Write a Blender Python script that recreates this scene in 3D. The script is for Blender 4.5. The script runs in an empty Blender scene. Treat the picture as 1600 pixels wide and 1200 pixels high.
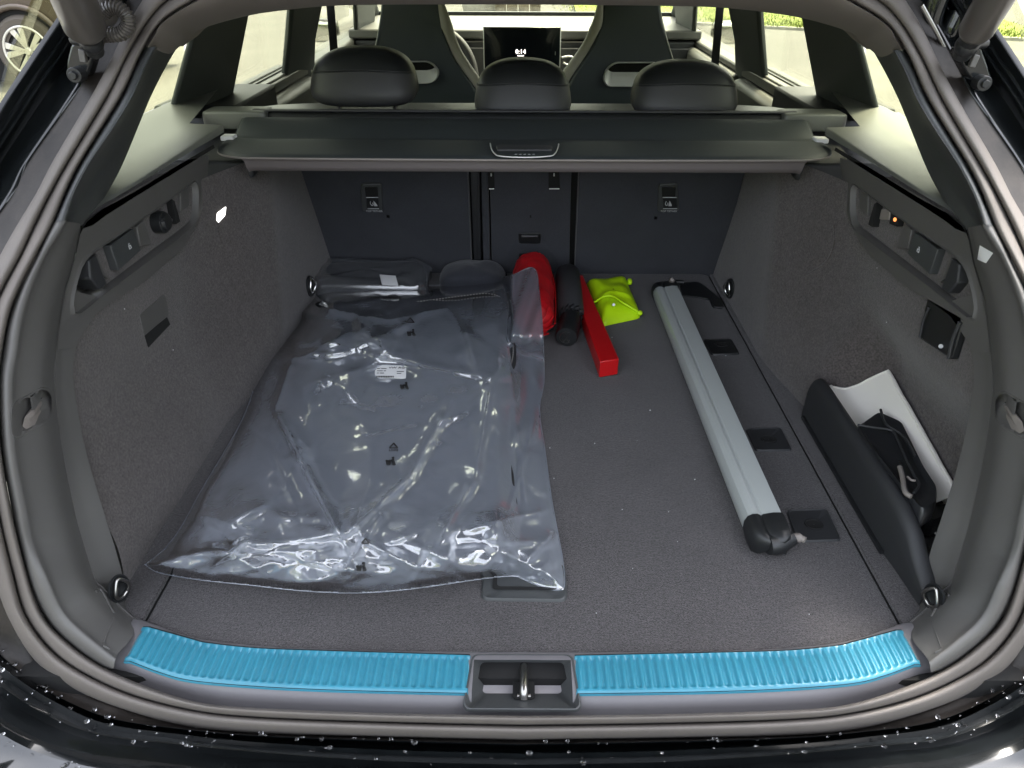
import bpy, math, random
import numpy as np
from mathutils import Vector, noise as mn
rnd = random.Random(7)
scene = bpy.context.scene
COL = scene.collection

# ------------------------------------------------------------------ camera
# origin: boot floor under the camera, X right, Y into the car, Z up; the road lies 0.63 m below the boot floor
F, U0, V0, H0 = 1150.0, 818.0, 600.0, 0.72
PITCH, ROLL = math.radians(31.1), math.radians(0.25)
fw = np.array([0, math.cos(PITCH), -math.sin(PITCH)]); upv = np.array([0, math.sin(PITCH), math.cos(PITCH)]); rt = np.array([1.0, 0, 0])
cr, sr = math.cos(ROLL), math.sin(ROLL)
rt, upv = cr*rt+sr*upv, cr*upv-sr*rt
CAM = np.array([0, 0, H0])
cd = bpy.data.cameras.new('camera'); cam = bpy.data.objects.new('camera', cd); COL.objects.link(cam)
from mathutils import Matrix
M = Matrix(((rt[0], upv[0], -fw[0], 0), (rt[1], upv[1], -fw[1], 0), (rt[2], upv[2], -fw[2], H0), (0, 0, 0, 1)))
cam.matrix_world = M
cd.sensor_width = 36; cd.lens = F/1600*36; cd.shift_x = (800-U0)/1600; cd.clip_start = 0.02; cd.clip_end = 2000
scene.camera = cam
# ------------------------------------------------------------------ world, sun, exposure
SUN_EL, SUN_AZ = math.radians(66), math.radians(30)      # azimuth from +Y towards +X
w = bpy.data.worlds.new('World'); scene.world = w; w.use_nodes = True
nt = w.node_tree; sky = nt.nodes.new('ShaderNodeTexSky'); sky.sky_type = 'NISHITA'; sky.sun_disc = False
sky.sun_elevation = SUN_EL; sky.sun_rotation = SUN_AZ; sky.air_density = 1.0; sky.dust_density = 4.0; sky.ozone_density = 0.6
hs = nt.nodes.new('ShaderNodeHueSaturation'); hs.inputs['Saturation'].default_value = .35; nt.links.new(sky.outputs[0], hs.inputs['Color']); nt.links.new(hs.outputs[0], nt.nodes['Background'].inputs[0]); nt.nodes['Background'].inputs[1].default_value = 0.15
sd = bpy.data.lights.new('sun', 'SUN'); sun = bpy.data.objects.new('sun', sd); COL.objects.link(sun)
sd.energy = 1.5; sd.angle = math.radians(11); sd.color = (1, .95, .86)
sdir = Vector((math.sin(SUN_AZ)*math.cos(SUN_EL), math.cos(SUN_AZ)*math.cos(SUN_EL), math.sin(SUN_EL)))
sun.rotation_euler = sdir.to_track_quat('Z', 'Y').to_euler()
scene.view_settings.view_transform = 'Standard'; scene.view_settings.look = 'None'
scene.view_settings.exposure = 3.0
scene.cycles.max_bounces = 8; scene.cycles.transparent_max_bounces = 16
scene.cycles.use_denoising = True
scene.cycles.sample_clamp_indirect = 6; scene.cycles.caustics_reflective = False; scene.cycles.caustics_refractive = False

# ------------------------------------------------------------------ pixel rays -> points of the place
def ray(u, v):
    return fw+(u-U0)/F*rt+(V0-v)/F*upv
def PY(u, v, Y): r = ray(u, v); return CAM+r*(Y/r[1])
def PZ(u, v, z): r = ray(u, v); return CAM+r*((z-H0)/r[2])
def PX(u, v, x): r = ray(u, v); return CAM+r*(x/r[0])
def proj(p):
    d = np.asarray(p, float)-CAM; k = d@fw; return U0+F*(d@rt)/k, V0-F*(d@upv)/k
def PP(u, v, p0, n):
    r = ray(u, v); n = np.array(n, float); return CAM+r*(np.dot(np.array(p0)-CAM, n)/np.dot(r, n))

# ------------------------------------------------------------------ materials
def mat(name, col, rough=.5, metal=0, spec=.5, bump=None, var=None, coat=0, sheen=0, emit=None, es=1):
    m = bpy.data.materials.new(name); m.use_nodes = True; n = m.node_tree.nodes; l = m.node_tree.links
    b = n['Principled BSDF']; b.inputs['Base Color'].default_value = (*col, 1); b.inputs['Roughness'].default_value = rough
    b.inputs['Metallic'].default_value = metal; b.inputs['Specular IOR Level'].default_value = spec
    if coat: b.inputs['Coat Weight'].default_value = coat; b.inputs['Coat Roughness'].default_value = .03
    if sheen: b.inputs['Sheen Weight'].default_value = sheen; b.inputs['Sheen Roughness'].default_value = .5
    if emit: b.inputs['Emission Color'].default_value = (*emit, 1); b.inputs['Emission Strength'].default_value = es
    tc = n.new('ShaderNodeTexCoord')
    if bump:                      # list of (scale, strength, distance)
        prev = None
        for sc, st, di in bump:
            t = n.new('ShaderNodeTexNoise'); t.inputs['Scale'].default_value = sc; t.inputs['Detail'].default_value = 3
            l.new(tc.outputs['Object'], t.inputs['Vector'])
            bp = n.new('ShaderNodeBump'); bp.inputs['Strength'].default_value = st; bp.inputs['Distance'].default_value = di
            l.new(t.outputs['Fac'], bp.inputs['Height'])
            if prev: l.new(prev.outputs[0], bp.inputs['Normal'])
            prev = bp
        l.new(prev.outputs[0], b.inputs['Normal'])
    if var:                       # list of (scale, low, high): multiplies the base colour
        prev = None
        for sc, lo, hi in var:
            t = n.new('ShaderNodeTexNoise'); t.inputs['Scale'].default_value = sc; t.inputs['Detail'].default_value = 4
            l.new(tc.outputs['Object'], t.inputs['Vector'])
            mr = n.new('ShaderNodeMapRange'); mr.inputs['From Min'].default_value = .3; mr.inputs['From Max'].default_value = .7
            mr.inputs['To Min'].default_value = lo; mr.inputs['To Max'].default_value = hi
            l.new(t.outputs['Fac'], mr.inputs['Value'])
            mx = n.new('ShaderNodeVectorMath'); mx.operation = 'SCALE'; l.new(mr.outputs[0], mx.inputs['Scale'])
            if prev: l.new(prev.outputs[0], mx.inputs[0])
            else: mx.inputs[0].default_value = col
            prev = mx
        l.new(prev.outputs[0], b.inputs['Base Color'])
    return m
MT = dict(
 carpet=mat('boot_carpet', (.052, .047, .048), .95, spec=.1, bump=[(700, 1, .0022), (260, .5, .001)], var=[(420, .35, 1.75), (130, .85, 1.15), (14, .92, 1.08), (4, .88, 1.1)], sheen=.25),
 wallcarpet=mat('side_carpet', (.078, .068, .065), .95, spec=.15, bump=[(1300, .8, .0012), (300, .4, .0008)], var=[(300, .62, 1.35), (90, .90, 1.1), (6, .90, 1.1)], sheen=.25),
 seatcarpet=mat('seat_back_felt', (.040, .042, .050), .95, spec=.12, bump=[(1500, .5, .0008)], var=[(600, .85, 1.15), (12, .93, 1.08)], sheen=.2),
 trim=mat('grey_trim_plastic', (.088, .085, .081), .52, bump=[(2600, .35, .0004)], var=[(9, .95, 1.05)]),
 trimdark=mat('dark_trim_plastic', (.046, .049, .050), .5, bump=[(2600, .35, .0004)], var=[(9, .95, 1.05)]),
 header=mat('header_trim_plastic', (.20, .178, .163), .6, bump=[(2600, .3, .0004)]),
 rubber=mat('seal_rubber', (.122, .108, .097), .68, bump=[(1800, .2, .0004)], var=[(25, .94, 1.05)]),
 black=mat('black_plastic', (.012, .013, .014), .42, bump=[(2200, .3, .0003)]),
 softblack=mat('soft_black_plastic', (.022, .023, .025), .55, bump=[(2600, .4, .0004)]),
 bumperpaint=mat('black_bumper_paint', (.005, .006, .0065), .12, coat=1, bump=[(60, .03, .002)]),
 silltrim=mat('sill_plastic', (.125, .12, .126), .42, bump=[(2600, .3, .0004)]),
 wellfloor=mat('lock_well_floor', (.30, .285, .295), .45),
 gap=mat('dark_gap', (.004, .004, .004), .9),
 paint=mat('black_car_paint', (.005, .006, .0065), .2, spec=.3, coat=.55, var=[(40, .8, 1.3)], bump=[(60, .03, .002)]),
 flange=mat('dull_painted_flange', (.017, .014, .012), .5, spec=.35, bump=[(500, .25, .0006)], var=[(30, .6, 1.6), (300, .8, 1.2)]),
 blue=mat('blue_protective_film', (.026, .19, .27), .38, spec=.5, coat=.2, var=[(14, .93, 1.06), (160, .96, 1.04)]),
 steel=mat('bright_steel', (.36, .35, .33), .28, metal=1),
 chrome=mat('chrome', (.75, .75, .73), .12, metal=1),
 leather=mat('black_leather', (.016, .018, .020), .42, bump=[(420, .25, .0005)]),
 leathergrey=mat('grey_leather', (.045, .045, .048), .5, bump=[(420, .25, .0005)]),
 seatback=mat('front_seat_shell', (.034, .046, .050), .38, bump=[(500, .2, .0004)]),
 cream=mat('pale_seat_side', (.42, .40, .34), .55, bump=[(400, .2, .0004)]),
 silver=mat('satin_silver_plastic', (.72, .72, .70), .35, metal=.3),
 alu=mat('anodised_aluminium', (.47, .50, .49), .36, metal=.25, bump=[(700, .05, .0003)]),
 ledge=mat('pale_ledge_plastic', (.13, .135, .122), .42, bump=[(2600, .3, .0004)]),
 cover=mat('cover_fabric', (.034, .040, .042), .6, spec=.35, bump=[(2200, .3, .0004)], var=[(6, .93, 1.06)]),
 coveredge=mat('cover_underside', (.115, .10, .098), .7),
 red=mat('red_nylon', (.58, .007, .012), .5, var=[(30, .8, 1.15)], bump=[(1500, .3, .0004), (45, .35, .003)]),
 redbox=mat('red_plastic_box', (.46, .006, .008), .35, bump=[(60, .05, .001)]),
 hivis=mat('fluorescent_yellow_fabric', (.52, .82, .0), .6, bump=[(1400, .2, .0004), (70, .4, .002)]),
 paper=mat('white_paper', (.78, .75, .69), .8, bump=[(50, .3, .002)]),
 label=mat('white_label', (.80, .80, .80), .5),
 ink=mat('black_ink', (.01, .01, .011), .6),
 print=mat('pale_print', (.45, .46, .47), .6),
 mats=mat('mat_velour', (.014, .014, .016), .9, bump=[(900, .6, .001)], var=[(500, .8, 1.2)]),
 stitch=mat('grey_stitching', (.20, .19, .18), .7),
 tool=mat('black_moulded_tool', (.015, .016, .018), .38, bump=[(1800, .3, .0003)]),
 screen=mat('screen_glass', (.006, .008, .011), .15, coat=.5),
 glow=mat('lit_digits', (.9, .85, .8), .5, emit=(1, .92, .84), es=.55),
 orange=mat('orange_lamp', (.8, .2, .05), .5, emit=(1, .35, .1), es=.2),
 roof=mat('headliner_cloth', (.12, .12, .115), .95, bump=[(900, .3, .0006)]),
 asphalt=mat('asphalt', (.105, .103, .092), .85, bump=[(60, .6, .01)], var=[(45, .85, 1.15), (1.1, .9, 1.1), (.22, .85, 1.12)]),
 grass=mat('grass', (.20, .25, .045), .9, bump=[(25, 1, .05)], var=[(14, .6, 1.35), (1.3, .75, 1.25)]),
 kerb=mat('kerb_concrete', (.36, .35, .32), .85, var=[(12, .85, 1.1)]),
 bronze=mat('bronze_car_paint', (.075, .055, .038), .35, metal=.3, coat=.5),
 tyre=mat('tyre_rubber', (.10, .085, .07), .8, bump=[(120, .3, .003)]),
 rim=mat('alloy_rim', (.72, .70, .64), .28, metal=.6),
 brick=mat('wall_blocks', (.20, .165, .12), .9, var=[(7, .6, 1.3)]),
 pillar=mat('pillar_trim', (.052, .060, .060), .6, bump=[(1200, .3, .0004)]),
 doortop=mat('door_card', (.10, .10, .09), .45, bump=[(600, .2, .0004)]),
 dash=mat('dash_top', (.10, .10, .095), .45),
 strut=mat('tailgate_strut', (.075, .068, .062), .35, coat=.3, bump=[(100, .1, .001)]),
 drop=None)
def glassmat(name, tint, refl=.06, rough=0.0):
    m = bpy.data.materials.new(name); m.use_nodes = True; n = m.node_tree.nodes; l = m.node_tree.links
    n.remove(n['Principled BSDF']); o = n['Material Output']
    t = n.new('ShaderNodeBsdfTransparent'); t.inputs[0].default_value = (*tint, 1)
    g = n.new('ShaderNodeBsdfGlossy'); g.inputs['Roughness'].default_value = rough
    lw = n.new('ShaderNodeLayerWeight'); pw = n.new('ShaderNodeMath'); pw.operation = 'POWER'; pw.inputs[1].default_value = 5; l.new(lw.outputs['Facing'], pw.inputs[0])
    ma = n.new('ShaderNodeMath'); ma.operation = 'MULTIPLY_ADD'; ma.inputs[1].default_value = .8; ma.inputs[2].default_value = refl*.5; l.new(pw.outputs[0], ma.inputs[0])
    mx = n.new('ShaderNodeMixShader'); l.new(ma.outputs[0], mx.inputs[0]); l.new(t.outputs[0], mx.inputs[1]); l.new(g.outputs[0], mx.inputs[2]); l.new(mx.outputs[0], o.inputs[0])
    return m
MT['glass'] = glassmat('window_glass', (.90, .905, .78))
MT['glassdark'] = glassmat('tinted_window_glass', (.90, .905, .76))
MT['drop'] = mat('water', (.9, .9, .9), .02, spec=.5); MT['drop'].node_tree.nodes['Principled BSDF'].inputs['Transmission Weight'].default_value = 1; MT['drop'].node_tree.nodes['Principled BSDF'].inputs['IOR'].default_value = 1.33
def filmmat(name, haze, hcol, rough, sheen=.04):
    m = bpy.data.materials.new(name); m.use_nodes = True; n = m.node_tree.nodes; l = m.node_tree.links
    n.remove(n['Principled BSDF']); o = n['Material Output']
    tc = n.new('ShaderNodeTexCoord')
    no = n.new('ShaderNodeTexNoise'); no.inputs['Scale'].default_value = 38; no.inputs['Detail'].default_value = 3; no.inputs['Distortion'].default_value = 1.2; l.new(tc.outputs['Object'], no.inputs['Vector'])
    bp = n.new('ShaderNodeBump'); bp.inputs['Strength'].default_value = .12; bp.inputs['Distance'].default_value = .004; l.new(no.outputs['Fac'], bp.inputs['Height'])
    t = n.new('ShaderNodeBsdfTransparent'); t.inputs[0].default_value = (.93, .94, .96, 1)
    d = n.new('ShaderNodeBsdfDiffuse'); d.inputs[0].default_value = (*hcol, 1)
    tr = n.new('ShaderNodeBsdfTranslucent'); tr.inputs[0].default_value = (*hcol, 1)
    dm = n.new('ShaderNodeMixShader'); dm.inputs[0].default_value = .35; l.new(d.outputs[0], dm.inputs[1]); l.new(tr.outputs[0], dm.inputs[2])
    g = n.new('ShaderNodeBsdfGlossy'); g.inputs['Roughness'].default_value = rough; l.new(bp.outputs[0], g.inputs['Normal'])
    lw = n.new('ShaderNodeLayerWeight'); lw.inputs['Blend'].default_value = .35; l.new(bp.outputs[0], lw.inputs['Normal'])
    mr = n.new('ShaderNodeMapRange'); mr.inputs['To Min'].default_value = haze; mr.inputs['To Max'].default_value = min(1, haze*6); l.new(lw.outputs['Facing'], mr.inputs['Value'])
    a = n.new('ShaderNodeMixShader'); l.new(mr.outputs[0], a.inputs[0]); l.new(t.outputs[0], a.inputs[1]); l.new(dm.outputs[0], a.inputs[2])
    fw_ = n.new('ShaderNodeLayerWeight'); l.new(bp.outputs[0], fw_.inputs['Normal']); fr = n.new('ShaderNodeMath'); fr.operation = 'POWER'; fr.inputs[1].default_value = 4; l.new(fw_.outputs['Facing'], fr.inputs[0])
    fm = n.new('ShaderNodeMath'); fm.operation = 'MULTIPLY_ADD'; fm.inputs[1].default_value = 1.8; fm.inputs[2].default_value = .20; fm.use_clamp = True; l.new(fr.outputs[0], fm.inputs[0])
    b = n.new('ShaderNodeMixShader'); l.new(fm.outputs[0], b.inputs[0]); l.new(g.outputs[0], b.inputs[2]); l.new(b.outputs[0], o.inputs[0])
    g2_ = n.new('ShaderNodeBsdfGlossy'); g2_.inputs['Roughness'].default_value = .34; sm_ = n.new('ShaderNodeMixShader')      # the soft sheen of thin polythene
    sf = n.new('ShaderNodeMath'); sf.operation = 'MULTIPLY_ADD'; sf.inputs[1].default_value = sheen; sf.inputs[2].default_value = sheen*.6; l.new(lw.outputs['Facing'], sf.inputs[0])
    l.new(sf.outputs[0], sm_.inputs[0]); l.new(a.outputs[0], sm_.inputs[1]); l.new(g2_.outputs[0], sm_.inputs[2]); l.new(sm_.outputs[0], b.inputs[1])
    return m
MT['film'] = filmmat('clear_polythene', .165, (.62, .68, .80), .075, .17)
MT['film2'] = filmmat('thin_clear_film', .08, (.6, .62, .66), .16)

# ------------------------------------------------------------------ mesh helpers
def multi(name, parts, m, parent=None, **k):
    return [obj(name, *p, m, parent, **k) for p in parts]
def wloc(o):
    p = np.zeros(3)
    while o is not None: p = p+np.array(o.location); o = o.parent
    return p
def obj(name, vs, fs, m, parent=None, loc=None, smooth=35, bevel=0, seg=2, mats=None, midx=None):
    vs = np.array(vs, float).reshape(-1, 3)
    base = wloc(parent) if parent is not None else np.array(loc if loc is not None else (0, 0, 0), float)
    me = bpy.data.meshes.new(name); me.from_pydata((vs-base).tolist(), [], [list(map(int, f)) for f in fs]); me.update()
    for k in (mats or [m]): me.materials.append(MT[k] if isinstance(k, str) else k)
    if midx is not None: me.polygons.foreach_set('material_index', midx)
    if smooth:
        me.shade_smooth(); me.set_sharp_from_angle(angle=math.radians(smooth))
    o = bpy.data.objects.new(name, me); COL.objects.link(o)
    if parent is not None: o.parent = parent
    else: o.location = base.tolist()
    if bevel:
        b = o.modifiers.new('bevel', 'BEVEL'); b.width = bevel; b.segments = seg; b.limit_method = 'ANGLE'; b.angle_limit = math.radians(30)
    return o
def thing(name, label, cat, loc=(0, 0, 0), group=None):
    o = bpy.data.objects.new(name, None); COL.objects.link(o); o.location = loc; o['label'] = label; o['category'] = cat
    o.empty_display_size = .05
    if group: o['group'] = group
    return o
def tag(o, label=None, cat=None, group=None, kind=None):
    for k, v in (('label', label), ('category', cat), ('group', group), ('kind', kind)):
        if v: o[k] = v
    return o
def spl(P, n):
    """Catmull-Rom resampling, n steps for each span"""
    P = np.array(P, float); k = len(P); Q = np.vstack([2*P[0]-P[1], P, 2*P[-1]-P[-2]]); out = []
    for i in range(k-1):
        a, b, c, d = Q[i:i+4]
        for j in range(n):
            t = j/n; out.append(.5*((2*b)+(c-a)*t+(2*a-5*b+4*c-d)*t*t+(3*b-a-3*c+d)*t**3))
    out.append(P[-1]); return np.array(out)
def loft(rows, closed=False):
    rows = [np.array(r, float) for r in rows]; n = len(rows[0]); vs = np.vstack(rows); fs = []
    for i in range(len(rows)-1):
        for j in range(n if closed else n-1):
            a = i*n+j; b = i*n+(j+1) % n; fs.append((a, b, b+n, a+n))
    return vs, fs
def merge(parts):
    V, Fc, o = [], [], 0
    for v, f in parts:
        v = np.array(v, float).reshape(-1, 3); V.append(v); Fc += [tuple(i+o for i in q) for q in f]; o += len(v)
    return np.vstack(V), Fc
def mirr(vf):
    v, f = vf; v = np.array(v, float).copy(); v[:, 0] *= -1; return v, [tuple(reversed(q)) for q in f]
def box(x0, x1, y0, y1, z0, z1):
    v = [(x, y, z) for x in (x0, x1) for y in (y0, y1) for z in (z0, z1)]
    return v, [(0, 1, 3, 2), (4, 6, 7, 5), (0, 4, 5, 1), (2, 3, 7, 6), (0, 2, 6, 4), (1, 5, 7, 3)]
def prism(poly, d):
    """polygon (3d points, planar) swept by the vector d"""
    p = np.array(poly, float); n = len(p); q = p+np.array(d, float)
    return np.vstack([p, q]), [tuple(range(n-1, -1, -1)), tuple(range(n, 2*n))]+[(i, (i+1) % n, (i+1) % n+n, i+n) for i in range(n)]
def tube(P, r, seg=10, cap=True):
    P = [Vector(p) for p in P]; rr = r if hasattr(r, '__len__') else [r]*len(P); V, Fc = [], []; prev = None
    for i, p in enumerate(P):
        t = (P[min(i+1, len(P)-1)]-P[max(i-1, 0)]).normalized()
        a = prev if prev is not None else (Vector((0, 0, 1)) if abs(t.z) < .9 else Vector((1, 0, 0)))
        x = (a-t*a.dot(t)).normalized(); y = t.cross(x); prev = x
        for k in range(seg):
            an = 2*math.pi*k/seg; V.append(p+rr[i]*(math.cos(an)*x+math.sin(an)*y))
    for i in range(len(P)-1):
        for k in range(seg): a = i*seg+k; b = i*seg+(k+1) % seg; Fc.append((a, b, b+seg, a+seg))
    if cap: Fc.append(tuple(range(seg-1, -1, -1))); Fc.append(tuple((len(P)-1)*seg+k for k in range(seg)))
    return [tuple(v) for v in V], Fc
def roll(a, b, r, prof, seg=48, n=40, fn=None):
    """cloth roll from a to b; prof: (t, radius factor) pairs"""
    a, b = np.array(a, float), np.array(b, float); d = (b-a)/np.linalg.norm(b-a); e1 = np.cross(d, [0, 0, 1.0]); e1 /= np.linalg.norm(e1); e2 = np.cross(e1, d); rows = []
    pt, pr = zip(*prof)
    for t in np.linspace(0, 1, n):
        t = .5-.5*math.cos(math.pi*t); c = a+(b-a)*t; k = np.interp(t, pt, pr)*r; rows.append([c+k*(fn(t, th) if fn else 1)*(math.cos(th)*e1+math.sin(th)*e2) for th in np.linspace(0, 2*math.pi, seg+1)[:-1]])
    return loft([np.array(q) for q in rows], closed=True)
def superell(c, r, e1=.5, e2=.5, nu=40, nv=24, fn=None):
    """rounded block; e<1 squarer"""
    sp = lambda w, e: math.copysign(abs(w)**e, w); V, Fc = [], []
    for i in range(nv+1):
        ph = -math.pi/2+math.pi*i/nv
        for j in range(nu):
            th = 2*math.pi*j/nu
            p = [sp(math.cos(ph), e1)*sp(math.cos(th), e2)*r[0], sp(math.cos(ph), e1)*sp(math.sin(th), e2)*r[1], sp(math.sin(ph), e1)*r[2]]
            if fn: p = fn(p)
            V.append((c[0]+p[0], c[1]+p[1], c[2]+p[2]))
    for i in range(nv):
        for j in range(nu): a = i*nu+j; b = i*nu+(j+1) % nu; Fc.append((a, b, b+nu, a+nu))
    return V, Fc
def rrect(w, h, r, n=5):
    out = []
    for cx, cy, a0 in ((w/2-r, h/2-r, 0), (-w/2+r, h/2-r, 90), (-w/2+r, -h/2+r, 180), (w/2-r, -h/2+r, 270)):
        for k in range(n+1): a = math.radians(a0+90*k/n); out.append((cx+r*math.cos(a), cy+r*math.sin(a)))
    return out
def resamp(poly, n, closed=True):
    p = np.array(poly, float)
    if closed: p = np.vstack([p, p[:1]])
    s = np.concatenate([[0], np.cumsum(np.linalg.norm(np.diff(p, axis=0), axis=1))]); t = np.linspace(0, s[-1], n+1)[:n] if closed else np.linspace(0, s[-1], n)
    return np.stack([np.interp(t, s, p[:, k]) for k in range(p.shape[1])], 1)
def roundpoly(poly, r, n=4):
    """round the corners of a closed polygon (any dimension)"""
    p = np.array(poly, float); m = len(p); out = []
    for i in range(m):
        a, b, c = p[i-1], p[i], p[(i+1) % m]; u = a-b; w_ = c-b; lu, lw = np.linalg.norm(u), np.linalg.norm(w_)
        d = min(r, lu*.48, lw*.48); s, e = b+u/lu*d, b+w_/lw*d
        for k in range(n+1): t = k/n; out.append((1-t)**2*s+2*t*(1-t)*b+t*t*e)
    return np.array(out)
def full(P):
    """left half (bottom centre ... top centre) -> the whole ring"""
    P = np.array(P, float).copy(); P[0, 0] = 0; P[-1, 0] = 0
    Q = P[::-1][1:-1].copy(); Q[:, 0] *= -1
    return np.vstack([P, Q])
def text(name, s, size, origin, xd, yd, m, parent, align='CENTER', ext=.0002, label=None):
    c = bpy.data.curves.new(name, 'FONT'); c.body = s; c.size = size; c.align_x = align; c.align_y = 'CENTER'; c.extrude = ext; c.resolution_u = 2
    c.materials.append(MT[m]); tmp = bpy.data.objects.new(name+'_curve', c); COL.objects.link(tmp); bpy.context.view_layer.update()
    me = bpy.data.meshes.new_from_object(tmp.evaluated_get(bpy.context.evaluated_depsgraph_get())); bpy.data.objects.remove(tmp)
    o = bpy.data.objects.new(name, me); COL.objects.link(o); o.parent = parent
    x = Vector(xd).normalized(); y = (Vector(yd)-x*Vector(yd).dot(x)).normalized(); z = x.cross(y)
    L = np.array(origin)-wloc(parent)
    o.matrix_local = Matrix(((x[0], y[0], z[0], L[0]), (x[1], y[1], z[1], L[1]), (x[2], y[2], z[2], L[2]), (0, 0, 0, 1)))
    return o
#PART2
# ================================================================== the estate car
car = thing('estate_car', 'glossy black estate car with its tailgate open, seen into the loaded boot', 'car', (0, 0, 0))
sm = lambda t: (lambda c: c*c*(3-2*c))(np.clip(t, 0, 1))
PA = [(818,1156),(600,1151),(400,1145),(290,1134),(185,1105),(110,1073),(55,1032),(12,962),(-12,890),(-40,800),(-58,700),(-62,600),(-42,500),(-24,450),(0,400),(28,350),(58,300),(84,250),(143,150),(175,90),(205,30),(240,-18),(300,-45),(500,-62),(818,-66)]
PG1 = [(818,1134),(600,1129),(400,1121),(300,1110),(205,1086),(130,1052),(80,1016),(40,962),(20,895),(-2,800),(-17,700),(-22,600),(-14,500),(5,450),(32,400),(55,350),(80,300),(108,250),(168,150),(200,85),(232,32),(268,-4),(330,-30),(500,-48),(818,-52)]
PG2 = [(818,1118),(600,1114),(400,1106),(310,1097),(228,1072),(160,1041),(110,1006),(68,962),(42,893),(19,800),(2,700),(-2,600),(13,500),(31,450),(56,400),(83,350),(103,300),(128,250),(190,150),(221,82),(252,35),(295,6),(345,-14),(500,-35),(818,-40)]
YA = np.array([.49,.492,.50,.512,.53,.55,.565,.58,.595,.61,.63,.66,.70,.73,.765,.80,.83,.86,.91,.95,.98,1.0,1.01,1.01,1.01])
PL1 = [(818,1162),(600,1156),(400,1149),(282,1138),(175,1122),(95,1090),(30,1048),(-25,990),(-62,900),(-95,800),(-112,700),(-115,600),(-92,500),(-72,450),(-48,400),(-12,350),(23,300),(47,250),(117,150),(150,88),(185,25),(222,-28),(290,-60),(500,-75),(818,-80)]
PL2 = [(818,1178),(600,1172),(400,1160),(275,1147),(165,1131),(88,1098),(20,1055),(-40,1000),(-85,905),(-125,800),(-150,700),(-155,600),(-135,500),(-120,450),(-98,400),(-75,350),(-48,300),(-15,250),(50,150),(97,84),(135,25),(175,-30),(260,-75),(500,-90),(818,-95)]
PL3 = [(818,1195),(600,1189),(400,1175),(270,1162),(160,1149),(80,1121),(5,1075),(-60,1020),(-105,915),(-145,800),(-168,700),(-172,600),(-150,500),(-133,450),(-110,400),(-87,350),(-60,300),(-26,250),(38,150),(86,80),(125,20),(165,-35),(255,-85),(500,-105),(818,-110)]
PL4 = [(818,1240),(600,1237),(390,1226),(255,1212),(140,1198),(50,1172),(-30,1125),(-100,1060),(-150,930),(-190,800),(-212,700),(-215,600),(-190,500),(-170,450),(-145,400),(-118,350),(-88,300),(-55,250),(7,150),(53,80),(93,22),(130,-35),(235,-100),(500,-130),(818,-140)]
up = lambda P, Y: np.array([PY(u, v, y) for (u, v), y in zip(P, Y)])
lp = lambda P, Q, t: [(a[0]+(b[0]-a[0])*t, a[1]+(b[1]-a[1])*t) for a, b in zip(P, Q)]
NS = 5
ring = lambda P, Y: full(spl(up(P, Y), NS))
def across(rows, n=3):
    R = np.array(rows); return [spl(R[:, j], n) for j in range(R.shape[1])]
def ringloft(rows, n=3):
    A = np.array(across(rows, n)).transpose(1, 0, 2); return loft(list(A), closed=True)
seal_rows = [ring(PA, YA+.02), ring(PA, YA+.002), ring(lp(PA, PG1, .22), YA-.006), ring(lp(PA, PG1, .65), YA-.008), ring(lp(PA, PG1, .93), YA-.002), ring(PG1, YA+.006),
             ring(lp(PG1, PG2, .15), YA-.001), ring(lp(PG1, PG2, .6), YA-.004), ring(lp(PG1, PG2, .90), YA+.001), ring(PG2, YA+.014)]
obj('boot_seal', *ringloft(seal_rows, 3), 'rubber', car, smooth=60)
# ---- body outside the seal: flange, water channel, outer skin
bot = np.array([1]*7+[.5]+[0]*17, float)
Y1 = YA-.008*bot+.012*(1-bot); Y2 = YA-.022*bot; Y3 = YA-.034*bot-.004*(1-bot); Y4 = YA-.066*bot-.012*(1-bot)
fl = [ring(PA, YA+.022), ring(PA, YA+.008), ring(lp(PA, PL1, .5), (YA+Y1)/2+.005), ring(PL1, Y1)]
obj('painted_flange', *ringloft(fl, 2), 'flange', car, smooth=50)
r4 = ring(PL4, Y4)
ch = [ring(PL1, Y1), ring(lp(PL1, PL2, .12), Y1-.002), ring(lp(PL1, PL2, .35), (Y1+Y2)/2+.016), ring(lp(PL1, PL2, .7), (Y1+Y2)/2+.020), ring(lp(PL1, PL2, .93), Y2+.004), ring(PL2, Y2-.001),
      ring(lp(PL2, PL3, .45), (Y2+Y3)/2+.004), ring(PL3, Y3), ring(lp(PL3, PL4, .2), Y3+.004), ring(lp(PL3, PL4, .65), (Y3+Y4)/2-.003), r4]
obj('body_frame', *ringloft(ch, 2), 'paint', car, smooth=60)
# outer skin: bumper below, quarter panels beside, roof above
def skin(p, k):
    x, y, z = p
    lowf = float(sm((.12-z)/.12)); topf = float(sm((z-.70)/.05))
    s = np.sign(x) if abs(x) > 1e-6 else 0
    if k == 1: d = np.array([s*.012*min(1, abs(x)/.3), .018-.03*lowf, .012*topf-.006*lowf])
    if k == 2: d = np.array([s*.10*(1-topf)*min(1, abs(x)/.5), .10-.16*lowf*1.0, .035*topf-.07*lowf])
    if k == 3: d = np.array([s*.16*(1-topf)*min(1, abs(x)/.5), .5*(1-lowf)-.04*lowf, .05*topf-.30*lowf])
    return p+d
skirt = [r4]+[np.array([skin(p, k) for p in r4]) for k in (1, 2, 3)]
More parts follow.
